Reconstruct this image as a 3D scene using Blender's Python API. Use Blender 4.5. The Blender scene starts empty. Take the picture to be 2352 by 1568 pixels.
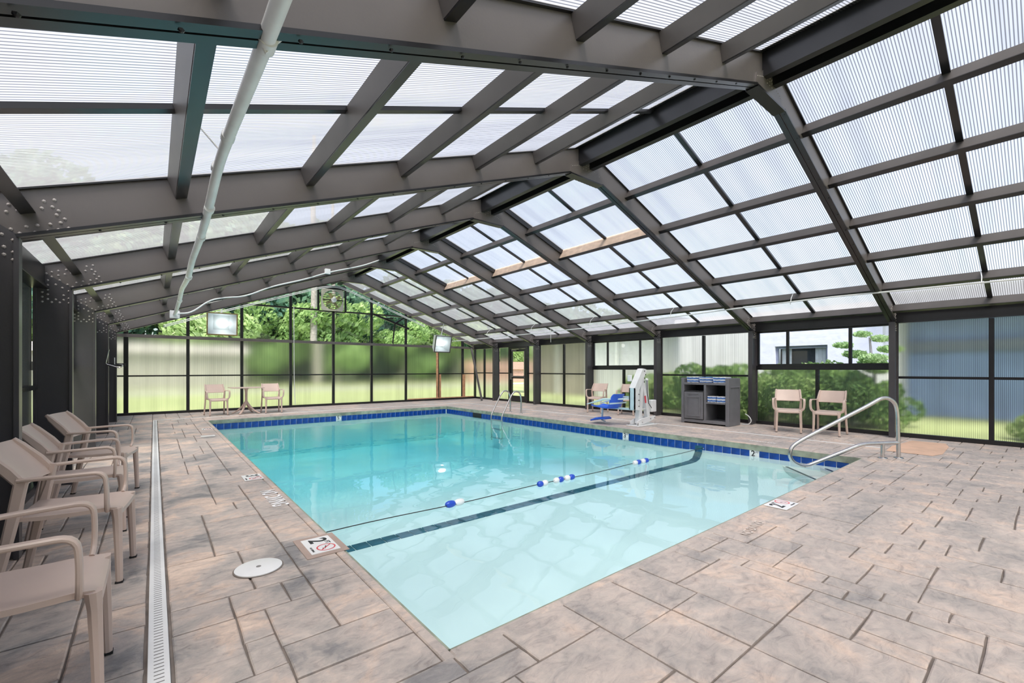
import bpy, bmesh, math, random
from mathutils import Vector, Matrix
random.seed(7)
C = bpy.context.scene.collection
sc = bpy.context.scene
PI = math.pi
V = Vector

# ------------------------------------------------------------------ camera, sky, sun, exposure
cd = bpy.data.cameras.new('camera'); cam = bpy.data.objects.new('camera', cd); C.objects.link(cam)
cam.location = (0, 0, 1.25); cam.rotation_euler = (PI/2, 0, -math.radians(39.107))
cd.sensor_width = 36; cd.lens = 1011.22/2352*36; cd.shift_y = 64/2352; cd.clip_start = .05; cd.clip_end = 500
sc.camera = cam
w = bpy.data.worlds.new('sky'); sc.world = w; w.use_nodes = True
nt = w.node_tree; nt.nodes.clear()
sky = nt.nodes.new('ShaderNodeTexSky'); sky.sky_type = 'NISHITA'; sky.sun_disc = False
sky.sun_elevation = math.radians(52); sky.sun_rotation = math.radians(235); sky.air_density = 1.0; sky.dust_density = 3.0; sky.ozone_density = .6
bg = nt.nodes.new('ShaderNodeBackground'); bg.inputs[1].default_value = .27
wo = nt.nodes.new('ShaderNodeOutputWorld'); nt.links.new(sky.outputs[0], bg.inputs[0]); nt.links.new(bg.outputs[0], wo.inputs[0])
sl = bpy.data.lights.new('sun', 'SUN'); sl.energy = 5.2; sl.angle = math.radians(20); sl.color = (1, .94, .86)
so = bpy.data.objects.new('sun', sl); C.objects.link(so)
so.rotation_euler = V((.26, .34, -.90)).to_track_quat('-Z', 'Y').to_euler()
sc.view_settings.view_transform = 'Standard'; sc.view_settings.look = 'None'; sc.view_settings.gamma = 1
sc.view_settings.use_curve_mapping = False; sc.view_settings.exposure = 0.23
cy = sc.cycles
cy.max_bounces = 9; cy.diffuse_bounces = 4; cy.glossy_bounces = 3; cy.transmission_bounces = 6; cy.transparent_max_bounces = 12; cy.volume_bounces = 0
cy.sample_clamp_indirect = 6; cy.use_denoising = True; cy.use_adaptive_sampling = True; cy.adaptive_threshold = .02
cy.blur_glossy = 1.0

# ------------------------------------------------------------------ materials
def nmat(name):
    m = bpy.data.materials.new(name); m.use_nodes = True; n = m.node_tree; n.nodes.clear()
    return m, n, n.nodes.new('ShaderNodeOutputMaterial')
def N(n, t, **k):
    x = n.nodes.new(t)
    for a, b in k.items():
        if a.startswith('i'): x.inputs[int(a[1:])].default_value = b
        else: setattr(x, a, b)
    return x
def ramp(n, stops, src):
    r = n.nodes.new('ShaderNodeValToRGB'); e = r.color_ramp.elements
    while len(e) < len(stops): e.new(.5)
    for i, (p, c) in enumerate(stops): e[i].position = p; e[i].color = (*c, 1)
    n.links.new(src, r.inputs[0]); return r
def P(name, col, rough=.5, metal=0, var=.12, scale=6, bump=0, bscale=60, spec=.5, emit=None, coord='Object'):
    m, n, o = nmat(name); b = N(n, 'ShaderNodeBsdfPrincipled'); L = n.links.new
    b.inputs['Roughness'].default_value = rough; b.inputs['Metallic'].default_value = metal; b.inputs['Specular IOR Level'].default_value = spec
    tc = N(n, 'ShaderNodeTexCoord'); nz = N(n, 'ShaderNodeTexNoise'); nz.inputs['Scale'].default_value = scale; nz.inputs['Detail'].default_value = 5
    L(tc.outputs[coord], nz.inputs['Vector'])
    r = ramp(n, [(.3, [c*(1-var) for c in col]), (.7, [min(1, c*(1+var)) for c in col])], nz.outputs[0])
    L(r.outputs[0], b.inputs['Base Color'])
    if bump:
        n2 = N(n, 'ShaderNodeTexNoise'); n2.inputs['Scale'].default_value = bscale; n2.inputs['Detail'].default_value = 4; L(tc.outputs[coord], n2.inputs['Vector'])
        bp = N(n, 'ShaderNodeBump'); bp.inputs['Strength'].default_value = bump; bp.inputs['Distance'].default_value = .01; L(n2.outputs[0], bp.inputs['Height']); L(bp.outputs[0], b.inputs['Normal'])
    if emit: b.inputs['Emission Color'].default_value = (*emit[:3], 1); b.inputs['Emission Strength'].default_value = emit[3]
    L(b.outputs[0], o.inputs[0]); return m
M = {}
M['steel'] = P('bronze_painted_steel', (.13, .117, .113), .36, var=.10, scale=1.5, bump=.05)
M['steel_dark'] = P('dark_bronze_aluminium_and_shade', (.014, .014, .016), .28, var=.15, scale=3)  # near-black also puts underside shade into purlin lips and lower flanges
M['column'] = P('column_bronze', (.07, .066, .072), .3, var=.12, scale=1.5, bump=.05)
M['purlin'] = P('purlin_bronze', (.10, .092, .09), .4, var=.18, scale=2)
M['rivet'] = P('dusty_rivet_heads', (.42, .39, .38), .4)
M['tan'] = P('raw_tan_timber', (.62, .48, .38), .6, var=.15, scale=8)
M['wood'] = P('new_orange_pine', (.62, .33, .19), .6, var=.2, scale=9)
M['plastic'] = P('taupe_plastic', (.66, .515, .44), .38, var=.04, scale=4, bump=.03, bscale=300)
M['rubber_and_shade'] = P('black_rubber_and_shade', (.015, .015, .015), .7)
M['white'] = P('white_powder_coat', (.82, .83, .83), .35, var=.05)
M['offwhite'] = P('white_pvc', (.80, .82, .82), .4, var=.06)
M['steelpol'] = P('brushed_stainless_steel', (.62, .60, .585), .26, metal=1, var=.06, scale=20)
M['blue'] = P('blue_plastic', (.03, .13, .72), .35, var=.1)
M['bluefloat'] = P('blue_float_plastic', (.02, .08, .55), .3, var=.05)
M['lift_grey'] = P('pale_blue_grey_panel', (.60, .74, .78), .4, var=.04)
M['cab'] = P('grey_moulded_resin', (.17, .17, .185), .5, var=.08, bump=.04, bscale=200)
M['towel_blue'] = P('blue_striped_terry', (.10, .24, .60), .9, var=.3, scale=30, bump=.4, bscale=400)
M['towel_white'] = P('white_terry', (.86, .87, .90), .9, var=.05, scale=30, bump=.4, bscale=400)
M['plaster'] = P('pool_plaster', (.70, .84, .83), .6, var=.035, scale=1.3)
M['plaster2'] = P('step_plaster', (.80, .83, .80), .6, var=.02)
M['tile'] = P('cobalt_glazed_tile', (.008, .055, .30), .12, var=.45, scale=5)
M['tile2'] = P('teal_floor_tile', (.01, .10, .15), .3, var=.35, scale=7)
M['grout'] = P('white_grout', (.62, .70, .70), .7)
M['stripe'] = P('dark_step_edge', (.01, .04, .06), .4)
M['decal'] = P('white_tile_face', (.85, .85, .84), .3, var=.03)
M['ink'] = P('black_print', (.02, .02, .02), .5)
M['red'] = P('red_print', (.70, .06, .08), .5)
M['paint'] = P('worn_white_paint', (.92, .91, .90), .7, var=.2, scale=40)
M['paintfaint'] = P('faint_cream_paint', (.62, .54, .48), .7, var=.2, scale=40)
M['drain'] = P('white_drain_grate', (.86, .86, .85), .4, var=.04)
M['slot'] = P('drain_slot_dark', (.25, .24, .23), .8)
M['brass'] = P('rusty_brass_trim', (.24, .17, .06), .5, var=.4, scale=25)
M['reflector'] = P('lamp_reflector', (.50, .56, .58), .35, var=.03)
M['lamp'] = P('lit_lamp', (1, 1, 1), .5, emit=(1, .98, .95, 5))
M['fanplate'] = P('weathered_fan_plate', (.52, .50, .42), .5, var=.12, scale=10)
M['slat'] = P('mossy_louvre_slat', (.30, .28, .12), .55, var=.45, scale=12)
M['patch'] = P('orange_bare_concrete', (.68, .45, .32), .75, var=.10, scale=5, bump=.1)
M['markpad'] = P('brown_mortar_bed', (.42, .32, .27), .8, var=.1, bump=.1)
M['asphalt'] = P('asphalt_drive', (.42, .40, .41), .8)
M['brick'] = P('red_brick_far', (.60, .36, .30), .8)
M['greywall'] = P('grey_far_siding', (.42, .40, .38), .8)
M['bark'] = P('grey_pine_bark', (.36, .33, .31), .9, var=.3, scale=6)
M['stucco'] = P('white_stucco', (.80, .80, .84), .85, var=.04, bump=1.0, bscale=7)
M['fascia'] = P('blue_grey_fascia', (.22, .25, .32), .6)
M['curtain'] = P('pale_curtain', (.7, .7, .68), .9)
M['darkroom'] = P('dark_room', (.03, .035, .04), .8)
M['cable'] = P('black_cable', (.02, .02, .02), .5)

# stamped concrete stones
m, n, o = nmat('stamped_concrete'); L = n.links.new
b = N(n, 'ShaderNodeBsdfPrincipled'); b.inputs['Specular IOR Level'].default_value = .35
g = N(n, 'ShaderNodeNewGeometry'); oi = N(n, 'ShaderNodeObjectInfo')
mp = N(n, 'ShaderNodeMapping'); mp.inputs['Scale'].default_value = (1, 1, 1); L(g.outputs['Position'], mp.inputs[0])
n1 = N(n, 'ShaderNodeTexNoise'); n1.inputs['Scale'].default_value = 2.3; n1.inputs['Detail'].default_value = 7; n1.inputs['Roughness'].default_value = .62; n1.inputs['Distortion'].default_value = .6; L(mp.outputs[0], n1.inputs['Vector'])
add = N(n, 'ShaderNodeMath', operation='MULTIPLY_ADD'); L(oi.outputs['Random'], add.inputs[0]); add.inputs[1].default_value = .09; L(n1.outputs[0], add.inputs[2])
sx = N(n, 'ShaderNodeSeparateXYZ'); L(g.outputs['Position'], sx.inputs[0])
mr = N(n, 'ShaderNodeMapRange'); mr.inputs[1].default_value = 1.5; mr.inputs[2].default_value = .2; mr.inputs[3].default_value = 1.0; mr.inputs[4].default_value = 1.75; L(sx.outputs[0], mr.inputs[0])
c0_ = N(n, 'ShaderNodeMath', operation='SUBTRACT'); L(add.outputs[0], c0_.inputs[0]); c0_.inputs[1].default_value = .53
c1_ = N(n, 'ShaderNodeMath', operation='MULTIPLY_ADD'); L(c0_.outputs[0], c1_.inputs[0]); L(mr.outputs[0], c1_.inputs[1]); c1_.inputs[2].default_value = .545
sub = N(n, 'ShaderNodeMath', operation='SUBTRACT'); L(c1_.outputs[0], sub.inputs[0]); sub.inputs[1].default_value = .045
r1 = ramp(n, [(.27, (.30, .285, .28)), (.40, (.47, .42, .385)), (.56, (.57, .49, .44)), (.67, (.68, .54, .45)), (.80, (.78, .62, .51))], sub.outputs[0])
mp2 = N(n, 'ShaderNodeMapping'); mp2.inputs['Scale'].default_value = (4.5, 9, 8); L(g.outputs['Position'], mp2.inputs[0])
n2 = N(n, 'ShaderNodeTexNoise'); n2.inputs['Scale'].default_value = 1.6; n2.inputs['Detail'].default_value = 8; n2.inputs['Roughness'].default_value = .7; n2.inputs['Distortion'].default_value = 1.2; L(mp2.outputs[0], n2.inputs['Vector'])
r2 = ramp(n, [(.30, (.48, .48, .50)), (.45, (.86, .86, .87)), (.60, (1.08, 1.07, 1.05))], n2.outputs[0])
mx = N(n, 'ShaderNodeMix', data_type='RGBA', blend_type='MULTIPLY'); mx.inputs[0].default_value = .7; L(r1.outputs[0], mx.inputs[6]); L(r2.outputs[0], mx.inputs[7])
n3 = N(n, 'ShaderNodeTexNoise'); n3.inputs['Scale'].default_value = 14; n3.inputs['Detail'].default_value = 6; n3.inputs['Roughness'].default_value = .75; L(g.outputs['Position'], n3.inputs['Vector'])
r3 = ramp(n, [(.27, (.45, .44, .45)), (.37, (.90, .90, .90)), (.5, (1, 1, 1)), (.72, (1.12, 1.10, 1.07))], n3.outputs[0])
mx3 = N(n, 'ShaderNodeMix', data_type='RGBA', blend_type='MULTIPLY'); mx3.inputs[0].default_value = .8; L(mx.outputs[2], mx3.inputs[6]); L(r3.outputs[0], mx3.inputs[7])
L(mx3.outputs[2], b.inputs['Base Color'])
rr = ramp(n, [(.3, (.42,)*3), (.7, (.68,)*3)], n1.outputs[0]); L(rr.outputs[0], b.inputs['Roughness'])
bp = N(n, 'ShaderNodeBump'); bp.inputs['Strength'].default_value = .55; bp.inputs['Distance'].default_value = .012
L(n2.outputs[0], bp.inputs['Height']); L(bp.outputs[0], b.inputs['Normal']); L(b.outputs[0], o.inputs[0]); M['stone'] = m
M['joint'] = P('deck_joint', (.19, .16, .14), .9, var=.3, scale=8)
M['coping'] = P('coping_concrete', (.44, .365, .31), .6, var=.3, scale=4, bump=.3, bscale=25)

# stained coping edge (algae green inner face)
M['cope_face'] = P('green_stained_coping_edge', (.30, .33, .25), .55, var=.35, scale=7, bump=.2, bscale=30)

def schlick(n, base, top):
    lw = N(n, 'ShaderNodeLayerWeight'); pw = N(n, 'ShaderNodeMath', operation='POWER'); n.links.new(lw.outputs['Facing'], pw.inputs[0]); pw.inputs[1].default_value = 4
    ma = N(n, 'ShaderNodeMath', operation='MULTIPLY_ADD'); n.links.new(pw.outputs[0], ma.inputs[0]); ma.inputs[1].default_value = top; ma.inputs[2].default_value = base
    return ma.outputs[0]
def sheet(name, axis, pitch, trans, clear, dark, tint, blur):
    """fluted polycarbonate: axis = world axis across the flutes"""
    m, n, o = nmat(name); L = n.links.new
    g = N(n, 'ShaderNodeNewGeometry'); s = N(n, 'ShaderNodeSeparateXYZ'); L(g.outputs['Position'], s.inputs[0])
    d = N(n, 'ShaderNodeMath', operation='DIVIDE'); L(s.outputs[axis], d.inputs[0]); d.inputs[1].default_value = pitch
    fr = N(n, 'ShaderNodeMath', operation='FRACT'); L(d.outputs[0], fr.inputs[0])
    st = ramp(n, [(0, (dark,)*3), (.14, (dark,)*3), (.30, (1, 1, 1)), (.80, (1, 1, 1)), (.97, (dark,)*3)], fr.outputs[0])
    mp = N(n, 'ShaderNodeMapping'); k = [.35, .35, .35]; k[axis] = 5.0
    mp.inputs['Scale'].default_value = k; L(g.outputs['Position'], mp.inputs[0])
    nz = N(n, 'ShaderNodeTexNoise'); nz.inputs['Scale'].default_value = 1.0; nz.inputs['Detail'].default_value = 5; L(mp.outputs[0], nz.inputs['Vector'])
    rz = ramp(n, [(.3, [c*.80 for c in tint]), (.5, [c*.93 for c in tint]), (.68, tint)], nz.outputs[0])
    mx = N(n, 'ShaderNodeMix', data_type='RGBA', blend_type='MULTIPLY'); mx.inputs[0].default_value = 1; L(st.outputs[0], mx.inputs[6]); L(rz.outputs[0], mx.inputs[7])
    tr = N(n, 'ShaderNodeBsdfTranslucent'); L(mx.outputs[2], tr.inputs[0])
    df = N(n, 'ShaderNodeBsdfDiffuse'); df.inputs[0].default_value = (.6, .6, .6, 1)
    m1 = N(n, 'ShaderNodeMixShader'); m1.inputs[0].default_value = .10; L(tr.outputs[0], m1.inputs[1]); L(df.outputs[0], m1.inputs[2])
    if blur: cl = N(n, 'ShaderNodeBsdfRefraction'); cl.inputs['IOR'].default_value = 1.06; cl.inputs['Roughness'].default_value = blur
    else: cl = N(n, 'ShaderNodeBsdfTransparent')
    L(mx.outputs[2], cl.inputs[0])
    m2 = N(n, 'ShaderNodeMixShader'); m2.inputs[0].default_value = clear; L(m1.outputs[0], m2.inputs[1]); L(cl.outputs[0], m2.inputs[2])
    gl = N(n, 'ShaderNodeBsdfGlossy'); gl.inputs['Roughness'].default_value = .18
    fz = schlick(n, .05, .6)
    m3 = N(n, 'ShaderNodeMixShader'); L(fz, m3.inputs[0]); L(m2.outputs[0], m3.inputs[1]); L(gl.outputs[0], m3.inputs[2])
    L(m3.outputs[0], o.inputs[0]); return m
M['roof_sheet'] = sheet('roof_fluted_sheet', 1, .024, 1, .58, .30, (.85, .85, .855), 0)
M['gable_sheet'] = sheet('gable_fluted_sheet', 0, .024, 1, .93, .62, (.90, .93, .84), .5)
M['smoked'] = P('smoked_grey_panel', (.11, .11, .105), .25, var=.1, scale=2)
M['painted_shade_wall'] = P('stucco_painted_shade', (.24, .33, .56), .8, var=.15, scale=1.2, bump=.8, bscale=7)  # blue cast of shaded stucco put into the colour
M['brown_wall'] = P('brown_grey_render', (.34, .30, .25), .8, var=.2, scale=1)
M['side_sheet'] = sheet('side_fluted_sheet', 1, .022, 1, .93, .45, (.86, .90, .86), .45)

def glass(name, tint, refl=1.45):
    m, n, o = nmat(name); L = n.links.new
    t = N(n, 'ShaderNodeBsdfTransparent'); t.inputs[0].default_value = (*tint, 1)
    gl = N(n, 'ShaderNodeBsdfGlossy'); gl.inputs['Roughness'].default_value = .02
    f = schlick(n, .06, .9)
    x = N(n, 'ShaderNodeMixShader'); L(f, x.inputs[0]); L(t.outputs[0], x.inputs[1]); L(gl.outputs[0], x.inputs[2]); L(x.outputs[0], o.inputs[0]); return m
M['glass'] = glass('clear_glass', (.90, .94, .93)); M['blueglass'] = glass('blue_tinted_glass', (.74, .80, .98))

# water: mirror-like Fresnel top over a clear absorbing body
m, n, o = nmat('pool_water'); L = n.links.new
t = N(n, 'ShaderNodeBsdfTransparent'); gl = N(n, 'ShaderNodeBsdfGlossy'); gl.inputs['Roughness'].default_value = .0
g = N(n, 'ShaderNodeNewGeometry'); f = N(n, 'ShaderNodeFresnel'); f.inputs[0].default_value = 1.33
nz = N(n, 'ShaderNodeTexNoise'); nz.inputs['Scale'].default_value = 1.6; nz.inputs['Detail'].default_value = 2; L(g.outputs['Position'], nz.inputs['Vector'])
bp = N(n, 'ShaderNodeBump'); bp.inputs['Strength'].default_value = .10; bp.inputs['Distance'].default_value = .06; L(nz.outputs[0], bp.inputs['Height'])
L(bp.outputs[0], gl.inputs['Normal']); L(bp.outputs[0], f.inputs['Normal'])
inv = N(n, 'ShaderNodeMath', operation='SUBTRACT'); inv.inputs[0].default_value = 1; L(g.outputs['Backfacing'], inv.inputs[1])
mu = N(n, 'ShaderNodeMath', operation='MULTIPLY'); L(f.outputs[0], mu.inputs[0]); L(inv.outputs[0], mu.inputs[1])
x = N(n, 'ShaderNodeMixShader'); L(mu.outputs[0], x.inputs[0]); L(t.outputs[0], x.inputs[1]); L(gl.outputs[0], x.inputs[2]); L(x.outputs[0], o.inputs[0])
va = N(n, 'ShaderNodeVolumeAbsorption'); va.inputs[0].default_value = (.10, .87, .945, 1); va.inputs[1].default_value = .33; L(va.outputs[0], o.inputs[1]); M['water'] = m

def leafmat(name, c1, c2, c3, ns=.9):
    m, n, o = nmat(name); L = n.links.new
    oi = N(n, 'ShaderNodeObjectInfo'); g = N(n, 'ShaderNodeNewGeometry'); tc = N(n, 'ShaderNodeTexCoord')
    nz = N(n, 'ShaderNodeTexNoise'); nz.inputs['Scale'].default_value = ns; nz.inputs['Detail'].default_value = 6; nz.inputs['Roughness'].default_value = .8; L(tc.outputs['Object'], nz.inputs['Vector'])
    ad = N(n, 'ShaderNodeMath', operation='MULTIPLY_ADD'); L(oi.outputs['Random'], ad.inputs[0]); ad.inputs[1].default_value = .2; L(nz.outputs[0], ad.inputs[2])
    r = ramp(n, [(.4, c1), (.6, c2), (.8, c3)], ad.outputs[0])
    d = N(n, 'ShaderNodeBsdfDiffuse'); t = N(n, 'ShaderNodeBsdfTranslucent'); L(r.outputs[0], d.inputs[0]); L(r.outputs[0], t.inputs[0])
    x = N(n, 'ShaderNodeMixShader'); x.inputs[0].default_value = .35; L(d.outputs[0], x.inputs[1]); L(t.outputs[0], x.inputs[2]); L(x.outputs[0], o.inputs[0]); return m
M['leaf_dark'] = leafmat('dark_tree_leaves', (.08, .19, .19), (.20, .38, .27), (.45, .58, .34))
M['leaf_light'] = leafmat('light_tree_leaves', (.24, .40, .15), (.45, .62, .26), (.70, .80, .48))
M['leaf_shrub'] = leafmat('shrub_leaves', (.07, .14, .06), (.24, .38, .12), (.62, .72, .36), 2.2)
M['lawn'] = P('mown_lawn', (.37, .42, .19), .9, var=.2, scale=.5, coord='Object')

# ------------------------------------------------------------------ mesh helpers
def link(name, me, mat=None, parent=None, loc=None, rot=None):
    o = bpy.data.objects.new(name, me); C.objects.link(o)
    if parent is not None: o.parent = parent
    if loc is not None: o.location = loc
    if rot is not None: o.rotation_euler = rot
    if mat is not None: me.materials.append(mat)
    return o
class G:
    def __init__(s): s.v = []; s.f = []
    def add(s, vs, fs):
        b = len(s.v); s.v += [tuple(p) for p in vs]; s.f += [[b+i for i in q] for q in fs]; return s
    def box(s, x0, x1, y0, y1, z0, z1):
        return s.add([(x0,y0,z0),(x1,y0,z0),(x1,y1,z0),(x0,y1,z0),(x0,y0,z1),(x1,y0,z1),(x1,y1,z1),(x0,y1,z1)], BOXF)
    def cbox(s, x0, x1, y0, y1, z0, z1, c=.004):
        """box with chamfered edges"""
        vs = []
        for ax in range(3):
            for sx in (0, 1):
                for sy in (0, 1):
                    for sz in (0, 1):
                        p = [(x0, x1)[sx], (y0, y1)[sy], (z0, z1)[sz]]; q = [(1, -1)[sx], (1, -1)[sy], (1, -1)[sz]]
                        for a in range(3):
                            if a != ax: p[a] += q[a]*c
                        vs.append(p)
        bm = bmesh.new()
        for p in vs: bm.verts.new(p)
        r = bmesh.ops.convex_hull(bm, input=bm.verts); bmesh.ops.dissolve_limit(bm, angle_limit=.01, verts=bm.verts, edges=bm.edges)
        bm.verts.ensure_lookup_table(); bm.verts.index_update()
        s.add([v.co for v in bm.verts], [[v.index for v in f.verts] for f in bm.faces]); bm.free(); return s
    def beam(s, p0, p1, w, h, up=(0, 0, 1), off=(0, 0)):
        p0, p1 = V(p0), V(p1); t = (p1-p0).normalized(); sd = t.cross(V(up)).normalized(); u = sd.cross(t)
        vs = []
        for p in (p0, p1):
            for a, b_ in ((-1,-1),(1,-1),(1,1),(-1,1)): vs.append(p+sd*(a*w/2+off[0])+u*(b_*h/2+off[1]))
        return s.add(vs, [(3,2,1,0),(4,5,6,7),(0,1,5,4),(1,2,6,5),(2,3,7,6),(3,0,4,7)])
    def tube(s, pts, r, seg=12, cap=True):
        pts = [V(p) for p in pts]; rings = []; pr = None
        for i, p in enumerate(pts):
            t = ((pts[min(i+1, len(pts)-1)]-p).normalized()+(p-pts[max(i-1, 0)]).normalized()).normalized()
            if pr is None: a = t.orthogonal().normalized()
            else: a = (pr-t*pr.dot(t)).normalized()
            pr = a; bb = t.cross(a); rr = r[i] if isinstance(r, (list, tuple)) else r
            rings.append([p+(a*math.cos(2*PI*k/seg)+bb*math.sin(2*PI*k/seg))*rr for k in range(seg)])
        fs = [[i*seg+k, i*seg+(k+1)%seg, (i+1)*seg+(k+1)%seg, (i+1)*seg+k] for i in range(len(pts)-1) for k in range(seg)]
        if cap: fs += [list(range(seg))[::-1], [len(pts)*seg-seg+k for k in range(seg)]]
        return s.add([q for rg in rings for q in rg], fs)
    def sweep(s, pts, w, h, side=(0, 1, 0), c=.3):
        """rounded-rectangle bar along pts; w across side, h in the bend plane; w,h may be lists"""
        pts = [V(p) for p in pts]; side = V(side); vs = []; ns = 8
        for i, p in enumerate(pts):
            t = ((pts[min(i+1, len(pts)-1)]-p).normalized()+(p-pts[max(i-1, 0)]).normalized()).normalized()
            u = t.cross(side).normalized(); sd = u.cross(t).normalized()
            W = (w[i] if isinstance(w, list) else w)/2; H = (h[i] if isinstance(h, list) else h)/2; k = min(W, H)*c*2
            for a, b_ in ((-W+k,-H),(W-k,-H),(W,-H+k),(W,H-k),(W-k,H),(-W+k,H),(-W,H-k),(-W,-H+k)): vs.append(p+sd*a+u*b_)
        fs = [[i*ns+k, i*ns+(k+1)%ns, (i+1)*ns+(k+1)%ns, (i+1)*ns+k] for i in range(len(pts)-1) for k in range(ns)]
        fs += [list(range(ns))[::-1], [len(pts)*ns-ns+k for k in range(ns)]]
        return s.add(vs, fs)
    def prism(s, poly, a, b_, ax):
        """poly of 2D points in the plane normal to axis ax, from a to b_ along it"""
        def q(p, d):
            l = list(p); l.insert(ax, d); return tuple(l)
        k = len(poly); return s.add([q(p, a) for p in poly]+[q(p, b_) for p in poly], [list(range(k))[::-1], [k+i for i in range(k)]]+[[i, (i+1)%k, k+(i+1)%k, k+i] for i in range(k)])
    def cyl(s, c, r, h, ax=2, seg=20, r2=None):
        d = V((0, 0, 0)); d[ax] = h; return s.tube([V(c), V(c)+d], [r, r if r2 is None else r2], seg)
    def dome(s, c, r, nrm, seg=6):
        c = V(c); nn = V(nrm).normalized(); a = nn.orthogonal().normalized(); bb = nn.cross(a)
        vs = [c+(a*math.cos(2*PI*k/seg)+bb*math.sin(2*PI*k/seg))*r for k in range(seg)]
        vs += [c+nn*r*.55+(a*math.cos(2*PI*k/seg)+bb*math.sin(2*PI*k/seg))*r*.6 for k in range(seg)]+[c+nn*r*.75]
        fs = [[k, (k+1)%seg, seg+(k+1)%seg, seg+k] for k in range(seg)]+[[seg+k, seg+(k+1)%seg, 2*seg] for k in range(seg)]
        return s.add(vs, fs)
    def ball(s, c, r, seg=16, rings=10, sc=(1, 1, 1)):
        vs = [V(c)+V((0, 0, -r*sc[2]))]
        for i in range(1, rings):
            a = -PI/2+PI*i/rings
            vs += [V(c)+V((math.cos(a)*math.cos(2*PI*k/seg)*r*sc[0], math.cos(a)*math.sin(2*PI*k/seg)*r*sc[1], math.sin(a)*r*sc[2])) for k in range(seg)]
        vs.append(V(c)+V((0, 0, r*sc[2]))); fs = [[0, 1+(k+1)%seg, 1+k] for k in range(seg)]
        for i in range(rings-2): fs += [[1+i*seg+k, 1+i*seg+(k+1)%seg, 1+(i+1)*seg+(k+1)%seg, 1+(i+1)*seg+k] for k in range(seg)]
        e = 1+(rings-2)*seg; fs += [[e+k, e+(k+1)%seg, len(vs)-1] for k in range(seg)]
        return s.add(vs, fs)
    def out(s, name, mat, parent=None, smooth=False, org=None, fix=True):
        v = s.v
        if org == 'c': org = tuple(sum(p[i] for p in v)/len(v) for i in range(3))
        if org: v = [(p[0]-org[0], p[1]-org[1], p[2]-org[2]) for p in v]
        me = bpy.data.meshes.new(name); me.from_pydata(v, [], s.f); me.update()
        if fix:
            bm = bmesh.new(); bm.from_mesh(me); bmesh.ops.recalc_face_normals(bm, faces=bm.faces); bm.to_mesh(me); bm.free()
        if smooth: me.shade_smooth(); me.set_sharp_from_angle(angle=math.radians(38))
        return link(name, me, M[mat], parent, org if org else None)
BOXF = [(3,2,1,0),(4,5,6,7),(0,1,5,4),(1,2,6,5),(2,3,7,6),(3,0,4,7)]
def fillet(pts, r, n=5):
    pts = [V(p) for p in pts]; o = [pts[0]]
    for i in range(1, len(pts)-1):
        a, b_, c = pts[i-1], pts[i], pts[i+1]; d1 = min(r, (a-b_).length*.48); d2 = min(r, (c-b_).length*.48)
        p, q = b_+(a-b_).normalized()*d1, b_+(c-b_).normalized()*d2
        for k in range(n+1): t = k/n; o.append(p*(1-t)**2+b_*2*t*(1-t)+q*t*t)
    return o+[pts[-1]]
def empty(name, loc=(0, 0, 0), rz=0):
    o = bpy.data.objects.new(name, None); C.objects.link(o); o.location = loc; o.rotation_euler = (0, 0, rz); o.empty_display_size = .1; return o
def tag(o, label, cat, group=None):
    o['label'] = label; o['category'] = cat
    if group: o['group'] = group
    return o
def struct(o): o['kind'] = 'structure'; return o
def stuff(o): o['kind'] = 'stuff'; return o
def copy_tree(o, parent=None):
    c = o.copy(); C.objects.link(c); c.parent = parent
    for k in list(o.children): copy_tree(k, c)
    return c
def text(body, size, loc, rot, mat, parent, ext=.0006, sx=1, name='lettering'):
    cu = bpy.data.curves.new(name, 'FONT'); cu.body = body; cu.size = size; cu.extrude = ext; cu.offset = size*.02 if mat in ('paint', 'paintfaint', 'ink') else 0; cu.align_x = 'CENTER'; cu.align_y = 'CENTER'
    tmp = bpy.data.objects.new(name, cu); C.objects.link(tmp); dg = bpy.context.evaluated_depsgraph_get(); me = bpy.data.meshes.new_from_object(tmp.evaluated_get(dg)); bpy.data.objects.remove(tmp); bpy.data.curves.remove(cu)
    me.name = name; me.materials.clear(); me.materials.append(M[mat]); o = bpy.data.objects.new(name, me); C.objects.link(o); o.parent = parent; o.location = loc; o.rotation_euler = rot; o.scale = (sx, 1, 1); return o

# ------------------------------------------------------------------ key dimensions
RX, SL, ZE = 4.9, .366, 2.33                     # ridge x, roof slope, eave height of the rafter top at the column's back
XL, XR = -.98, 10.78                             # backs of the columns
def ztop(x): return ZE+SL*(5.88-abs(x-RX))
FY = [-3.01, -.57, 1.87, 4.34, 6.78, 9.22, 11.66, 14.10]
YG = 15.83
WX0, WX1 = -1.0, 10.82                           # wall sheet planes
PX0, PX1, PY0, PY1 = 1.02, 7.75, 1.70, 13.08     # pool
ZW = -.18

# ------------------------------------------------------------------ portal frames
RIV = [(-0.89,2.27),(-0.85,2.29),(-0.8,2.31),(-0.74,2.33),(-0.85,2.24),(-0.8,2.26),(-0.75,2.28),(-0.7,2.3),(-0.88,2.2),(-0.79,2.21),(-0.88,2.15),(-0.82,2.16),(-0.73,2.17),(-0.88,2.1),(-0.77,2.13),(-0.72,2.1),(-0.92,2.07),(-0.92,2.02),(-0.88,2.05),(-0.76,2.05),(-0.72,2.02),(-0.88,2.0),(-0.92,1.97),(-0.85,1.97),(-0.82,2.0),(-0.76,2.0),(-0.79,1.97),(-0.72,1.97),(-0.69,2.15),(-0.66,2.2),(-0.61,2.22),(-0.55,2.24),(-0.62,2.17),(-0.56,2.19),(-0.51,2.21),(-0.46,2.23),(-0.5,2.26),(-0.48,2.29),(-0.52,2.31),(-0.51,2.34),(-0.54,2.36),(-0.53,2.41),(-0.58,2.39),(-0.59,2.34)]
def mirx(poly): return [(2*RX-x, z) for x, z in poly]
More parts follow.
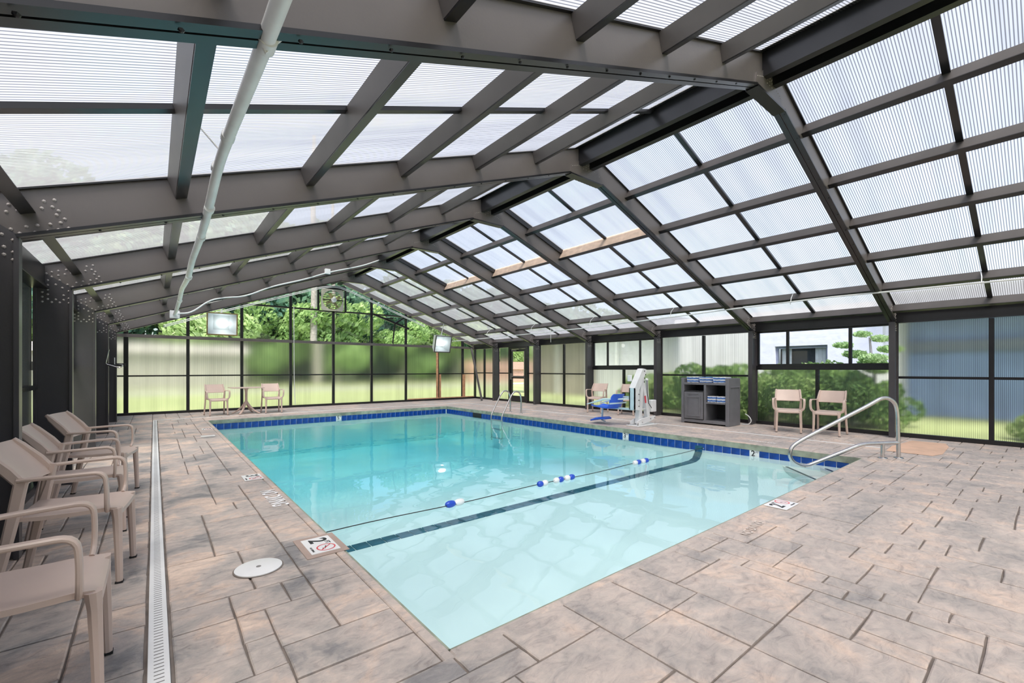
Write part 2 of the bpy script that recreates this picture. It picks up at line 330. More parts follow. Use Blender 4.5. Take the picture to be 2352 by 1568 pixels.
def frame(i, Y, first):
    root = struct(empty('trim_%d' % (i+1), (0, Y, 0)))
    zb = lambda x: ztop(x)-.325
    for side in (0, 1):
        f = (lambda p: mirx(p)) if side else (lambda p: p)
        G().prism(f([(XL, 0), (-.70, 0), (-.70, 2.0), (-.70, 2.14), (XL, ztop(XL))]), -.022, .022, 1).out('column', 'column', root)
        g = G()
        g.prism(f([(-.715, 0), (-.69, 0), (-.69, 2.14), (-.715, 2.14)]), -.045, .045, 1)
        g.prism(f([(XL-.005, 0), (XL+.02, 0), (XL+.02, 2.28), (XL-.005, 2.28)]), -.045, .045, 1); g.out('column_flange', 'column', root)
        G().prism(f([(-.70, 2.14), (4.9, zb(4.9)), (4.9, ztop(4.9)), (XL, ztop(XL))]), -.021, .021, 1).out('rafter', 'steel', root)
        for s, nm in ((-1, 'lower_flange'), (1, 'lower_flange')):
            g = G(); a, b_ = (-.70, 2.115), (4.56, zb(4.56)-.012)
            pl = f([a, b_, (b_[0]-.008, b_[1]+.02), (a[0]-.008, a[1]+.02)]); y0, y1 = (-.058, -.006) if s < 0 else (.006, .058)
            g.prism(pl, y0, y1, 1)
            if s < 0:
                for k in range(14):
                    x = -.3+k*.37; q = f([(x, zb(x)-.004)])[0]; g.dome((q[0], -.034, q[1]-.004), .011, (0, -.3, -1))
            g.out(nm, 'steel_dark', root)
        g = G(); g.prism(f([(XL, ztop(XL)-.0), (4.9, ztop(4.9)), (4.9, ztop(4.9)+.018), (XL, ztop(XL)+.018)]), -.045, .045, 1); g.out('upper_flange', 'steel_dark', root)
        g = G()
        for x, z in f(RIV): g.dome((x, -.022, z), .0115, (0, -1, 0))
        stuff(g.out('rivet_cluster', 'rivet', root, True))
    hx = 4.56; z0 = zb(hx)-.012
    G().prism([(hx, z0), (2*RX-hx, z0), (2*RX-hx-.03, z0+.15), (RX+.12, z0+.25), (RX-.12, z0+.25), (hx+.03, z0+.15)], -.032, -.021, 1).out('gusset_plate', 'steel', root)
    G().prism([(hx, z0-.012), (2*RX-hx, z0-.012), (2*RX-hx, z0+.008), (hx, z0+.008)], -.06, .06, 1).out('gusset_flange', 'steel_dark', root)
    g = G()
    for k in range(9): g.dome((hx+.05+k*.035, -.032, z0+.12+k*.012), .006, (0, -1, 0)); g.dome((2*RX-hx-.05-k*.035, -.032, z0+.12+k*.012), .006, (0, -1, 0))
    for k in range(10): g.dome((RX-.06+(k % 3)*.06, -.032, z0+.14+(k//3)*.04), .006, (0, -1, 0))
    stuff(g.out('gusset_bolts', 'rivet', root))
    return root
fr0 = frame(0, FY[0], True)
for i in range(1, len(FY)):
    c = copy_tree(fr0); c.name = 'trim_%d' % (i+1); c.location = (0, FY[i], 0)

# ------------------------------------------------------------------ ceiling: purlins, bars, sheets
ceil = struct(empty('ceiling'))
OFF = [1.03, 1.98, 2.92, 3.85, 4.80, 5.62]
nx, nz = SL/math.hypot(1, SL), 1/math.hypot(1, SL)
bays = list(zip(FY, FY[1:]+[YG]))
cut = [0.02]+OFF+[6.0]
vents = {(1, 3), (1, 4), (1, 5)}                  # right slope, bays 4.34-11.66
for bi, (ya, yb) in enumerate(bays):
    a, b_ = ya+.022, yb-.022
    for sgn in (-1, 1):
        for k, of in enumerate(OFF):
            x = RX+sgn*of; z = ztop(x); up = V((sgn*nx, 0, nz)); c = V((x, 0, z))-up*.072
            vent = sgn > 0 and (1, bi) in vents
            mt = 'tan' if (vent and k == 1) else 'purlin'
            G().beam((c.x, a, c.z), (c.x, b_, c.z), .045, .14, up).out('purlin', mt, ceil, org='c')
            g = G(); q = c-up*.068; g.beam((q.x+sgn*-.018, a, q.z), (q.x+sgn*-.018, b_, q.z), .075, .008, up); g.out('purlin_lip', 'steel_dark', ceil, org='c')  # near-black lip paints the shaded underside of the brown purlin
        ym = (a+b_)/2
        ys = [a-.022, ym, b_+.022]
        for j in range(2):
            for k in range(7):
                o0, o1 = cut[k], cut[k+1]; x0, x1 = RX+sgn*o0, RX+sgn*o1; lift = .012
                vent = sgn > 0 and (1, bi) in vents and k < 2
                if vent: lift = .085
                z0, z1 = (RX, ), 0
                zz = lambda x: ZE+SL*(5.88-abs(x-RX))+lift
                y0, y1 = ys[j]+(.05 if vent and j == 0 else 0), ys[j+1]-(.05 if vent and j == 1 else 0)
                g = G(); g.add([(x0, y0, zz(x0)), (x1, y0, zz(x1)), (x1, y1, zz(x1)), (x0, y1, zz(x0))], [(0, 1, 2, 3)])
                g.out('roof_panel', 'roof_sheet', ceil, org='c', fix=False)
        lift = 0
        for (q, mid) in ((ym, True),):
            seg = [(.15, 1.98, .075), (1.98, 5.98, .0)] if (sgn > 0 and (1, bi) in vents) else [(.15, 5.98, 0)]
            for s0, s1, lf in seg:
                G().beam((RX+sgn*s0, q, ztop(RX+sgn*s0)-.012+lf), (RX+sgn*s1, q, ztop(RX+sgn*s1)-.012+lf), .062, .03).out('glazing_bar', 'steel_dark', ceil, org='c')
        if sgn > 0 and (1, bi) in vents:
            up = V((nx, 0, nz)); q = V((RX+1.98, 0, ztop(RX+1.98)))+up*.047; G().beam((q.x, a, q.z), (q.x, b_, q.z), .03, .095, up).out('vent_sill', 'tan', ceil, org='c')
            for y in (a+.02, b_-.02):
                G().beam((RX+.15, y, ztop(RX+.15)+.045), (RX+1.98, y, ztop(RX+1.98)+.045), .03, .11).out('vent_curb', 'steel_dark', ceil, org='c')
    # ridge beams
    for sgn in (-1, 1):
        x = RX+sgn*.115; G().box(x-.04, x+.04, a, b_, ztop(x)-.25, ztop(x)-.005).out('ridge_beam', 'steel_dark', ceil, org='c')
    G().box(RX-.075, RX+.075, a, b_, ztop(RX)-.12, ztop(RX)-.1).out('ridge_plate', 'steel_dark', ceil, org='c')
G().prism([(RX-.25, ztop(RX-.25)+.02), (RX, ztop(RX)+.02), (RX+.25, ztop(RX+.25)+.02), (RX, ztop(RX)+.05)], -3.1, YG+.1, 1).out('ridge_cap', 'steel_dark', ceil)

# ------------------------------------------------------------------ side walls
def sheetpanel(parent, X, y0, y1, z0, z1, mat='side_sheet', nm='sheet_panel'):
    g = G(); g.add([(X, y0, z0), (X, y1, z0), (X, y1, z1), (X, y0, z1)], [(0, 1, 2, 3)]); return g.out(nm, mat, parent, org='c', fix=False)
def bar(parent, nm, x0, x1, y0, y1, z0, z1, mat='steel_dark'): return G().cbox(x0, x1, y0, y1, z0, z1, .003).out(nm, mat, parent, org='c')
wr = struct(empty('wall_right', (WX1, 0, 0))); wl = struct(empty('wall_left', (WX0, 0, 0)))
wr.location = wl.location = (0, 0, 0)
def eaves(root, xi, xo, s):
    for ya, yb in bays:
        a, b_ = ya+.022, yb-.022
        bar(root, 'eave_beam', min(xi, xo), max(xi, xo), a, b_, 2.13, 2.345, 'steel_dark'); bar(root, 'eave_lip', min(xi-s*.03, xo), max(xi-s*.03, xo), a, b_, 2.105, 2.13)
eaves(wr, 10.70, 10.80, 1); eaves(wl, -.90, -1.0, -1)
def wallbay(root, X, s, ya, yb, mul, win=None, rail=1.10, mat='side_sheet'):
    """X sheet plane, s=+1 right wall; bars stand inside"""
    x0, x1 = (X-.07, X+.005) if s > 0 else (X-.005, X+.07)
    a, b_ = ya+.022, yb-.022
    bar(root, 'base_rail', x0, x1, a, b_, -.005, .075)
    top = 2.10
    if win:
        bar(root, 'transom', x0-.0, x1, a, b_, 1.24, 1.335); zt = 1.24
        bar(root, 'mullion', x0, x1, mul-.03, mul+.03, .075, 1.24)
        for y0, y1 in ((ya, mul-.03), (mul+.03, yb)): sheetpanel(root, X, y0, y1, .075, 1.24, mat)
    else:
        bar(root, 'mullion', x0, x1, mul-.03, mul+.03, .075, top)
        for y0, y1 in ((a, mul-.03), (mul+.03, b_)):
            bar(root, 'mid_rail', x0+.02*(s > 0), x1-.02*(s < 0), y0, y1, rail-.022, rail+.022)
            q0, q1 = (ya if y0 == a else y0), (yb if y1 == b_ else y1); sheetpanel(root, X, q0, q1, .075, rail-.022, mat); sheetpanel(root, X, q0, q1, rail+.022, top+.03, mat)
wn = [0]
def slider(root_x, s, ya, yb, splits, gl='blueglass'):
    wn[0] += 1; r = struct(empty('window_%d' % wn[0])); X = root_x
    x0, x1 = (X-.06, X) if s > 0 else (X, X+.06); z0, z1 = 1.335, 2.105
    fr = G().box(x0, x1, ya, yb, z1-.03, z1).box(x0, x1, ya, yb, z0, z0+.035).box(x0, x1, ya, ya+.035, z0+.035, z1-.03).box(x0, x1, yb-.035, yb, z0+.035, z1-.03).out('window_frame', 'steel_dark', r)
    ed = [ya+.035]+splits+[yb-.035]
    for y in splits: bar(r, 'window_stile', x0+.01, x1-.005, y-.028, y+.028, z0+.035, z1-.03)
    for p, q in zip(ed, ed[1:]): sheetpanel(r, X-.03*s, p, q, z0+.035, z1-.03, gl, 'pane')
    return r
wallbay(wr, WX1, 1, FY[0], FY[1], -1.8); wallbay(wr, WX1, 1, FY[1], FY[2], .65)
wallbay(wr, WX1, 1, FY[2], FY[3], 3.12, True); slider(WX1, 1, FY[2]+.045, FY[3]-.045, [2.56, 3.68])
wallbay(wr, WX1, 1, FY[3], FY[4], 5.58); wallbay(wr, WX1, 1, FY[4], FY[5], 8.02, True); slider(WX1, 1, FY[4]+.045, FY[5]-.045, [7.46, 8.62], 'glass')
wallbay(wr, WX1, 1, FY[5], FY[6], 10.47); wallbay(wr, WX1, 1, FY[7], YG, 15.1)
# door bay 11.66-14.10
for y0, y1 in ((13.42, 14.078), (11.682, 12.30)):
    bar(wr, 'base_rail', WX1-.07, WX1, y0, y1, -.005, .075); bar(wr, 'mid_rail', WX1-.05, WX1, y0, y1, 1.078, 1.122)
    sheetpanel(wr, WX1, y0, y1, .075, 1.078); sheetpanel(wr, WX1, y0, y1, 1.122, 2.13)
for y in (13.37, 12.34): bar(wr, 'door_post', WX1-.10, WX1, y-.05, y+.05, 0, 2.105)
bar(wr, 'door_head', WX1-.10, WX1, 12.39, 13.32, 2.03, 2.105)
d = struct(empty('door_1'))
G().box(10.75, 10.79, 12.40, 12.50, .01, 2.02).box(10.75, 10.79, 13.21, 13.31, .01, 2.02).box(10.75, 10.79, 12.50, 13.21, 1.93, 2.02).box(10.75, 10.79, 12.50, 13.21, .01, .24).box(10.75, 10.79, 12.50, 13.21, .90, .97).out('door_leaf', 'steel_dark', d)
sheetpanel(d, 10.77, 12.50, 13.21, .97, 1.93, 'glass', 'pane'); sheetpanel(d, 10.77, 12.50, 13.21, .24, .90, 'glass', 'pane')
G().beam((10.71, 12.45, .98), (10.71, 13.27, .98), .04, .05).box(10.70, 10.75, 13.20, 13.28, .86, 1.10).box(10.70, 10.75, 12.43, 12.48, .93, 1.03).out('push_bar', 'steel', d)
G().box(10.69, 10.75, 12.9, 13.2, 1.95, 2.01).beam((10.71, 12.92, 1.99), (10.60, 12.55, 2.02), .02, .012).beam((10.60, 12.55, 2.02), (10.73, 12.45, 2.04), .02, .012).out('door_closer', 'purlin', d)
# left wall
for i, (ya, yb) in enumerate(bays):
    if i == 4:
        wallbay(wl, WX0, -1, ya, yb, (ya+yb)/2, True); slider(WX0, -1, ya+.045, yb-.045, [(ya+yb)/2-.4, (ya+yb)/2+.4], 'glass')
    else: wallbay(wl, WX0, -1, ya, yb, (ya+yb)/2, rail=1.06, mat='smoked')
# back wall behind the camera
wb = struct(empty('wall_back'))
for k in range(9):
    x = WX0+k*(WX1-WX0)/8; bar(wb, 'mullion', x-.03, x+.03, -3.13, -3.06, 0, ztop(min(max(x, XL), XR))-.01)
for k in range(8):
    x0, x1 = WX0+k*(WX1-WX0)/8, WX0+(k+1)*(WX1-WX0)/8
    g = G(); g.add([(x0, -3.1, .05), (x1, -3.1, .05), (x1, -3.1, ztop(x1)), (x0, -3.1, ztop(x0))], [(0, 1, 2, 3)]); g.out('sheet_panel', 'gable_sheet', wb, org='c', fix=False)
bar(wb, 'base_rail', WX0, WX1, -3.13, -3.06, 0, .075)

# ------------------------------------------------------------------ gable wall
wf = struct(empty('wall_far'))
MX = [-.97, -.59, .76, 2.10, 3.48, 4.84, 6.20, 7.56, 8.93, 10.15, 10.79]
def gz(x): return ztop(x)-.07
y0, y1 = YG-.05, YG+.03
for i, x in enumerate(MX):
    zt = gz(min(max(x, XL), XR))-.03
    if x == 4.84: zt = 3.27
    w = .05 if x in (-.59, 10.15, 8.93) else .04
    if x == 8.93: G().box(x-.0, x+.07, y0, y1, .03, 2.1).out('mullion', 'steel_dark', wf, org='c'); continue
    bar(wf, 'mullion', x-w, x+w, y0, y1, .07, zt)
bar(wf, 'base_rail', -.97, 10.79, y0-.02, y1, -.005, .07)
bar(wf, 'upper_rail', -.97, 10.79, y0-.03, y1-.01, 2.12, 2.21, 'steel')
bar(wf, 'mid_rail', -.97, 10.79, y0+.01, y1-.01, 1.05, 1.09)
bar(wf, 'high_rail', 1.95, 4.37, y0, y1-.01, 3.25, 3.30); bar(wf, 'high_rail', 5.23, 7.85, y0, y1-.01, 3.25, 3.30)
for s in (-1, 1):
    G().beam((RX+s*5.88, YG-.01, gz(RX+5.88)-.0), (RX, YG-.01, gz(RX)), .10, .13).out('rake_beam', 'steel', wf)
for a, b_ in zip(MX, MX[1:]):
    for z0, z1 in ((.07, 1.05), (1.09, 2.13)):
        g = G(); g.add([(a, YG, z0), (b_, YG, z0), (b_, YG, z1), (a, YG, z1)], [(0, 1, 2, 3)]); g.out('sheet_panel', 'gable_sheet', wf, org='c', fix=False)
    za, zb_ = gz(max(a, XL)), gz(b_)
    if a < RX < b_: continue
    g = G(); g.add([(a, YG, 2.2), (b_, YG, 2.2), (b_, YG, min(zb_, 3.27) if zb_ > 3.27 and za > 3.27 else zb_), (a, YG, min(za, 3.27) if zb_ > 3.27 and za > 3.27 else za)], [(0, 1, 2, 3)]); g.out('pane', 'glass', wf, org='c', fix=False)
for a, b_ in ((3.48, 4.36), (5.24, 6.2)):
    g = G(); g.add([(a, YG, 3.3), (b_, YG, 3.3), (b_, YG, gz(b_)), (a, YG, gz(a))], [(0, 1, 2, 3)]); g.out('pane', 'glass', wf, org='c', fix=False)
for a, b_ in ((4.84, 6.2),):
    g = G(); g.add([(a, YG, 2.2), (b_, YG, 2.2), (b_, YG, 3.25), (a, YG, 3.25)], [(0, 1, 2, 3)]); g.out('pane', 'glass', wf, org='c', fix=False)
# fan surround, dark
G().box(4.32, 4.37, y0, y1, 3.27, 4.15).box(5.23, 5.28, y0, y1, 3.27, 4.15).box(4.37, 5.23, y0, y1, 3.23, 3.27).box(4.37, 5.23, y0, y1, 4.02, 4.16).out('fan_opening_frame', 'steel_dark', wf)
# timber repair studs
G().box(8.86, 8.93, y0-.06, y0-.005, .075, 2.10).out('timber_stud', 'wood', wf); G().box(9.0, 9.06, y0-.06, y0-.005, .075, 1.05).out('timber_stud', 'wood', wf)
G().box(10.12, 10.24, y0-.04, y0-.005, .11, 1.04).out('timber_stud', 'wood', wf)
G().box(7.6, 10.7, y0-.04, y0-.022, .075, .11).out('timber_batten', 'wood', wf)
# sagging frame piece in the right of the gable
o = G().beam((6.24, 15.72, 3.27), (7.62, 15.66, 2.80), .05, .07).beam((6.98, 15.72, 2.22), (7.06, 15.69, 2.98), .05, .05).beam((7.06, 15.69, 2.98), (7.45, 15.69, 3.24), .05, .06).beam((6.6, 15.68, 3.13), (6.95, 15.62, 3.16), .03, .05).out('sagging_window_strut', 'steel_dark')
tag(o, 'bent dark metal strut sagging across the right side of the gable glazing', 'strut')

# ------------------------------------------------------------------ floor: stamped concrete deck
g = G()
Z0, Z1 = -.10, -.011
for (a, b_, c, d_) in ((-1.0, PX0-.05, -3.05, YG), (PX1+.05, 10.85, -3.05, YG), (PX0-.05, PX1+.05, -3.05, PY0-.05), (PX0-.05, PX1+.05, PY1+.05, YG)): g.box(a, b_, c, d_, Z0, Z1)
floor = struct(g.out('floor', 'joint'))
SZ = [(3,3)]*5+[(3,4)]*2+[(4,3)]*2+[(2,3)]*5+[(3,2)]*5+[(4,4)]*1+[(2,2)]*3+[(4,2)]*4+[(2,4)]*4+[(5,3)]*1+[(3,5)]*1+[(3,1)]*1+[(2,1)]
stones = []
HOLES = [(8.72, 10.30, 1.07, 1.63)]
def region(x0, x1, y0, y1):
    nxx, nyy = max(1, round((x1-x0)/.135)), max(1, round((y1-y0)/.135)); ux, uy = (x1-x0)/nxx, (y1-y0)/nyy
    occ = [[False]*nyy for _ in range(nxx)]
    for j in range(nyy):
        for i in range(nxx):
            if occ[i][j]: continue
            random.shuffle(SZ)
            for (a, b_) in SZ+[(2, 1), (1, 2), (1, 1)]:
                if i+a > nxx or j+b_ > nyy: continue
                if any(occ[p][q] for p in range(i, i+a) for q in range(j, j+b_)): continue
                if (a, b_) == (1, 1) or (nxx-(i+a) != 1): break
            else: a = b_ = 1
            for p in range(i, i+a):
                for q in range(j, j+b_): occ[p][q] = True
            stones.append((x0+i*ux, x0+(i+a)*ux, y0+j*uy, y0+(j+b_)*uy))
region(.06, .965, 1.66, 13.90); region(-.965, -.03, -3.0, 15.78); region(.06, 10.78, -3.0, 1.66)
region(7.805, 8.97, 1.66, 13.90); region(9.03, 10.78, 1.66, 15.78); region(.965, 7.805, 13.14, 13.90); region(-.03, 9.03, 13.96, 15.78)
S_, C_ = math.sin(math.radians(39.107)), math.cos(math.radians(39.107))
def score(s):
    x, y = (s[0]+s[1])/2, (s[2]+s[3])/2; dd = S_*x+C_*y
    if dd < .6: return 0
    u = 1176+1011*(C_*x-S_*y)/dd; v = 848+1011*1.25/dd
    if u < -150 or u > 2500 or v > 1750: return 0
    return (s[1]-s[0])*(s[3]-s[2])/dd**3
stones.sort(key=score, reverse=True)
def stone(g, s, j=.006):
    x0, x1, y0, y1 = s[0]+.004, s[1]-.004, s[2]+.004, s[3]-.004; xm, ym = (x0+x1)/2, (y0+y1)/2
    base = [(x0, y0), (xm, y0), (x1, y0), (x1, ym), (x1, y1), (xm, y1), (x0, y1), (x0, ym)]
    base = [(x+random.uniform(-j, j)*.5, y+random.uniform(-j, j)*.5) for x, y in base]
    zt = random.uniform(-.0015, .0015)
    def ring(ins, z):
        return [(x+(xm-x)*ins/max(.05, (x1-x0)/2), y+(ym-y)*ins/max(.05, (y1-y0)/2), z) for x, y in base]
    vs = ring(0, -.014)+ring(.001, -.004+zt)+ring(.007, zt)
    fs = [[r*8+k, r*8+(k+1) % 8, (r+1)*8+(k+1) % 8, (r+1)*8+k] for r in range(2) for k in range(8)]+[[16+k for k in range(8)]]
    g.add(vs, fs)
for s in stones[:296]:
    g = G(); stone(g, s); g.out('stone', 'stone', floor, org='c', fix=False)
g = G()
for s in stones[296:]: stone(g, s)
stuff(g.out('stone_paving', 'stone', floor, fix=False))
G().prism([(8.72, 1.62), (9.3, 1.66), (10.28, 1.56), (10.30, 1.14), (9.9, 1.06), (9.0, 1.03), (8.70, 1.10)], .0025, .005, 2).out('bare_patch', 'patch', floor)

# trench drains
def drain(name, x0, x1, y0, y1, lab, slots):
    r = tag(empty(name, (x0, y0, 0)), lab, 'drain'); lx, ly = x1-x0, y1-y0
    G().cbox(0, lx, 0, ly, -.012, .004, .002).out('drain_cover', 'drain', r)
    if slots:
        g = G(); y = .05
        while y < ly-.05: g.box(lx*.28, lx*.74, y, y+.006, .0041, .0046); y += .028
        stuff(g.out('drain_slot', 'slot', r))
    return r
drain('trench_drain', -.022, .052, -2.9, 13.88, 'white slotted trench drain running past the row of four chairs on the left', True)
drain('trench_drain', -.022, 9.02, 13.895, 13.945, 'narrow pale trench drain along the far deck in front of the table', False)
drain('trench_drain', 8.978, 9.018, 1.70, 13.88, 'narrow pale trench drain along the right deck in front of the towel cabinet', False)

# ------------------------------------------------------------------ pool
pool = tag(empty('swimming_pool', (0, 0, 0)), 'rectangular indoor swimming pool with pale plaster and cobalt blue waterline tiles', 'pool')
prof = [(PY0, -.37), (4.1, -.41), (5.0, -.50), (8.2, -.92), (PY1, -1.08)]
def basin(ins, top, nm, mat, closed):
    g = G(); a, b_ = PX0+ins, PX1-ins
    pr = [(max(PY0+ins, min(PY1-ins, y)), z+ins) for y, z in prof]; cv = [(0, .22), (.03, .12), (.09, .045), (.20, .008), (.32, 0)]
    xz = [(a+dx, dz) for dx, dz in cv]+[(b_-dx, dz) for dx, dz in reversed(cv)]; k = len(xz)
    rows = [[(a, y, top)]+[(x, y, min(z+dz, top-.01)) for x, dz in xz]+[(b_, y, top)] for y, z in pr]; k = len(rows[0])
    fs = [[i*k+j, i*k+j+1, (i+1)*k+j+1, (i+1)*k+j] for i in range(len(rows)-1) for j in range(k-1)]+[list(range(k)), [(len(rows)-1)*k+j for j in range(k)][::-1]]
    if closed: fs.append([0]+[k-1]+[(i+1)*k-1 for i in range(1, len(rows))]+[i*k for i in range(len(rows)-1, 0, -1)])
    g.add([p for r_ in rows for p in r_], fs); return g.out(nm, mat, pool, smooth=not closed, fix=closed)
basin(0, -.01, 'basin', 'plaster', False)
basin(.006, ZW, 'water', 'water', True)
# coping
g = G()
L_ = .055
for (a, b_, c, d_) in ((PX0-L_, PX0, PY0-L_, PY1+L_), (PX1, PX1+L_, PY0-L_, PY1+L_), (PX0, PX1, PY0-L_, PY0), (PX0, PX1, PY1, PY1+L_)): g.cbox(a, b_, c, d_, -.1, .001, .006)
g.out('coping', 'stone', pool)
g = G(); g.box(PX1-.012, PX1-.001, PY0+.002, PY1-.002, -.098, -.006); g.box(PX0+.002, PX1-.012, PY1-.012, PY1-.001, -.098, -.006); g.box(PX0+.001, PX0+.012, PY0+.012, PY1-.012, -.098, -.006); g.box(PX0+.012, PX1-.012, PY0+.001, PY0+.012, -.098, -.006)
g.out('coping_face', 'cope_face', pool)
g = G(); g.box(PX1-.004, PX1-.001, PY0, PY1, -.25, -.098).box(PX0, PX1, PY1-.004, PY1-.001, -.25, -.098).box(PX0+.001, PX0+.004, PY0, PY1, -.25, -.098).box(PX0, PX1, PY0+.001, PY0+.004, -.25, -.098); g.out('grout_band', 'grout', pool)
T = .1515
tmx = G().cbox(-.003, .003, -.0725, .0725, -.0725, .0725, .002).out('waterline_tile', 'tile', pool); tmx.location = (PX1-.006, PY0+T/2, -.173)
def tile(x, y, rz):
    c = tmx.copy(); C.objects.link(c); c.parent = pool; c.location = (x, y, -.173); c.rotation_euler = (0, 0, rz)
MARK = {('r', 26): '3', ('r', 9): '2', ('r', 62): '5', ('f', 20): '5'}
def marker(x, y, rz, dig):
    o = G().cbox(-.0035, .0035, -.0725, .0725, -.0725, .0725, .002).out('depth_marker_tile', 'decal', pool); o.location = (x, y, -.173); o.rotation_euler = (0, 0, rz)
    text(dig, .13, (-.004, .018, .02), (PI/2, 0, -PI/2), 'ink', o, name='depth_number'); text('FT', .045, (-.004, -.045, .045), (PI/2, 0, -PI/2), 'ink', o, name='depth_unit')
for i in range(75):
    y = PY0+T*(i+.5)
    if i: 
        if ('r', i) in MARK: marker(PX1-.006, y, 0, MARK[('r', i)])
        else: tile(PX1-.006, y, 0)
    tile(PX0+.006, y, 0)
for i in range(44):
    x = PX0+.03+T*(i+.5)
    if ('f', i) in MARK: marker(x, PY1-.006, PI/2, MARK[('f', i)])
    else: tile(x, PY1-.006, PI/2)
    tile(x, PY0+.006, PI/2)
# floor line of teal tiles, turning up the right wall
lt = None
for i in range(46):
    x = PX0+.05+i*.146
    if x > PX1-.40: break
    if x < PX0+.27: continue
    if lt is None: lt = G().cbox(-.069, .069, -.069, .069, -.003, .004, .002).out('floor_line_tile', 'tile2', pool); c = lt
    else: c = lt.copy(); C.objects.link(c); c.parent = pool
    c.location = (x, 4.10, -.406)
for sg in (1, -1):
    for dx, dz, an in ((.315, .004, .02), (.185, .018, .22), (.075, .075, .85), (.018, .19, 1.42)):
        c = lt.copy(); C.objects.link(c); c.parent = pool; c.location = ((PX1-dx) if sg > 0 else (PX0+dx), 4.10, -.406+dz); c.rotation_euler = (0, -an*sg, 0)
# corner steps
for pts, z in ([(7.744, 1.706), (7.744, 2.74), (6.68, 1.706)], -.275), ([(7.744, 1.706), (7.744, 2.22), (7.20, 1.706)], -.215):
    st = G().prism(pts, -.38, z, 2).out('corner_step', 'plaster2', pool)
    a, b_ = V((*pts[1], z)), V((*pts[2], z)); d_ = (b_-a).normalized()
    G().beam(a+d_*.12-V((0, 0, -.003))+V((.02, -.02, 0)), b_-d_*.12+V((0, 0, .003))+V((.02, -.02, 0)), .035, .006).out('step_edge_stripe', 'stripe', st)
G().box(PX1-.02, PX1-.0035, 11.0, 11.45, -.24, -.10).out('skimmer_mouth', 'rubber_and_shade', pool)

# ------------------------------------------------------------------ rope with floats
r = tag(empty('safety_rope', (0, 4.0, -.17)), 'thin grey safety rope stretched across the shallow end of the pool', 'rope')
G().tube([(PX0+.003+k*(PX1-PX0-.006)/40, .02*math.sin(k*.5), -.002) for k in range(41)], .005, 6).out('rope_line', 'cable', r)
G().cyl((PX1-.03, 0, -.012), .012, .03, 0).out('rope_hook', 'steelpol', r)
def rfloat(x, L1, order, lab, y=4.0):
    t = tag(empty('rope_float', (x, y, -.165)), lab, 'float', 'floats threaded on the safety rope')
    n_ = len(order); s = L1/n_
    for k, c in enumerate(order):
        a = -L1/2+k*s; R_ = .036
        G().tube([(a, 0, 0), (a+s*.12, 0, 0), (a+s*.35, 0, 0), (a+s*.65, 0, 0), (a+s*.9, 0, 0), (a+s, 0, 0)], [R_*.45, R_*.8, R_, R_, R_*.82, R_*.55], 14).out('float_shell', 'bluefloat' if c == 'b' else 'white', t, True)
rfloat(2.47, .22, 'bw', 'single blue and white float nearest the left pool edge')
rfloat(3.74, .16, 'bw', 'small low blue and white float just left of the banded pair', 4.0)
rfloat(4.02, .16, 'wb', 'white and blue float, left one of the close pair mid rope')
rfloat(4.22, .17, 'wb', 'white and blue float, right one of the close pair mid rope')
rfloat(5.70, .17, 'wb', 'white and blue float, left one of the pair nearest the pool lift')
rfloat(5.90, .17, 'wb', 'white and blue float, right one of the pair nearest the pool lift')

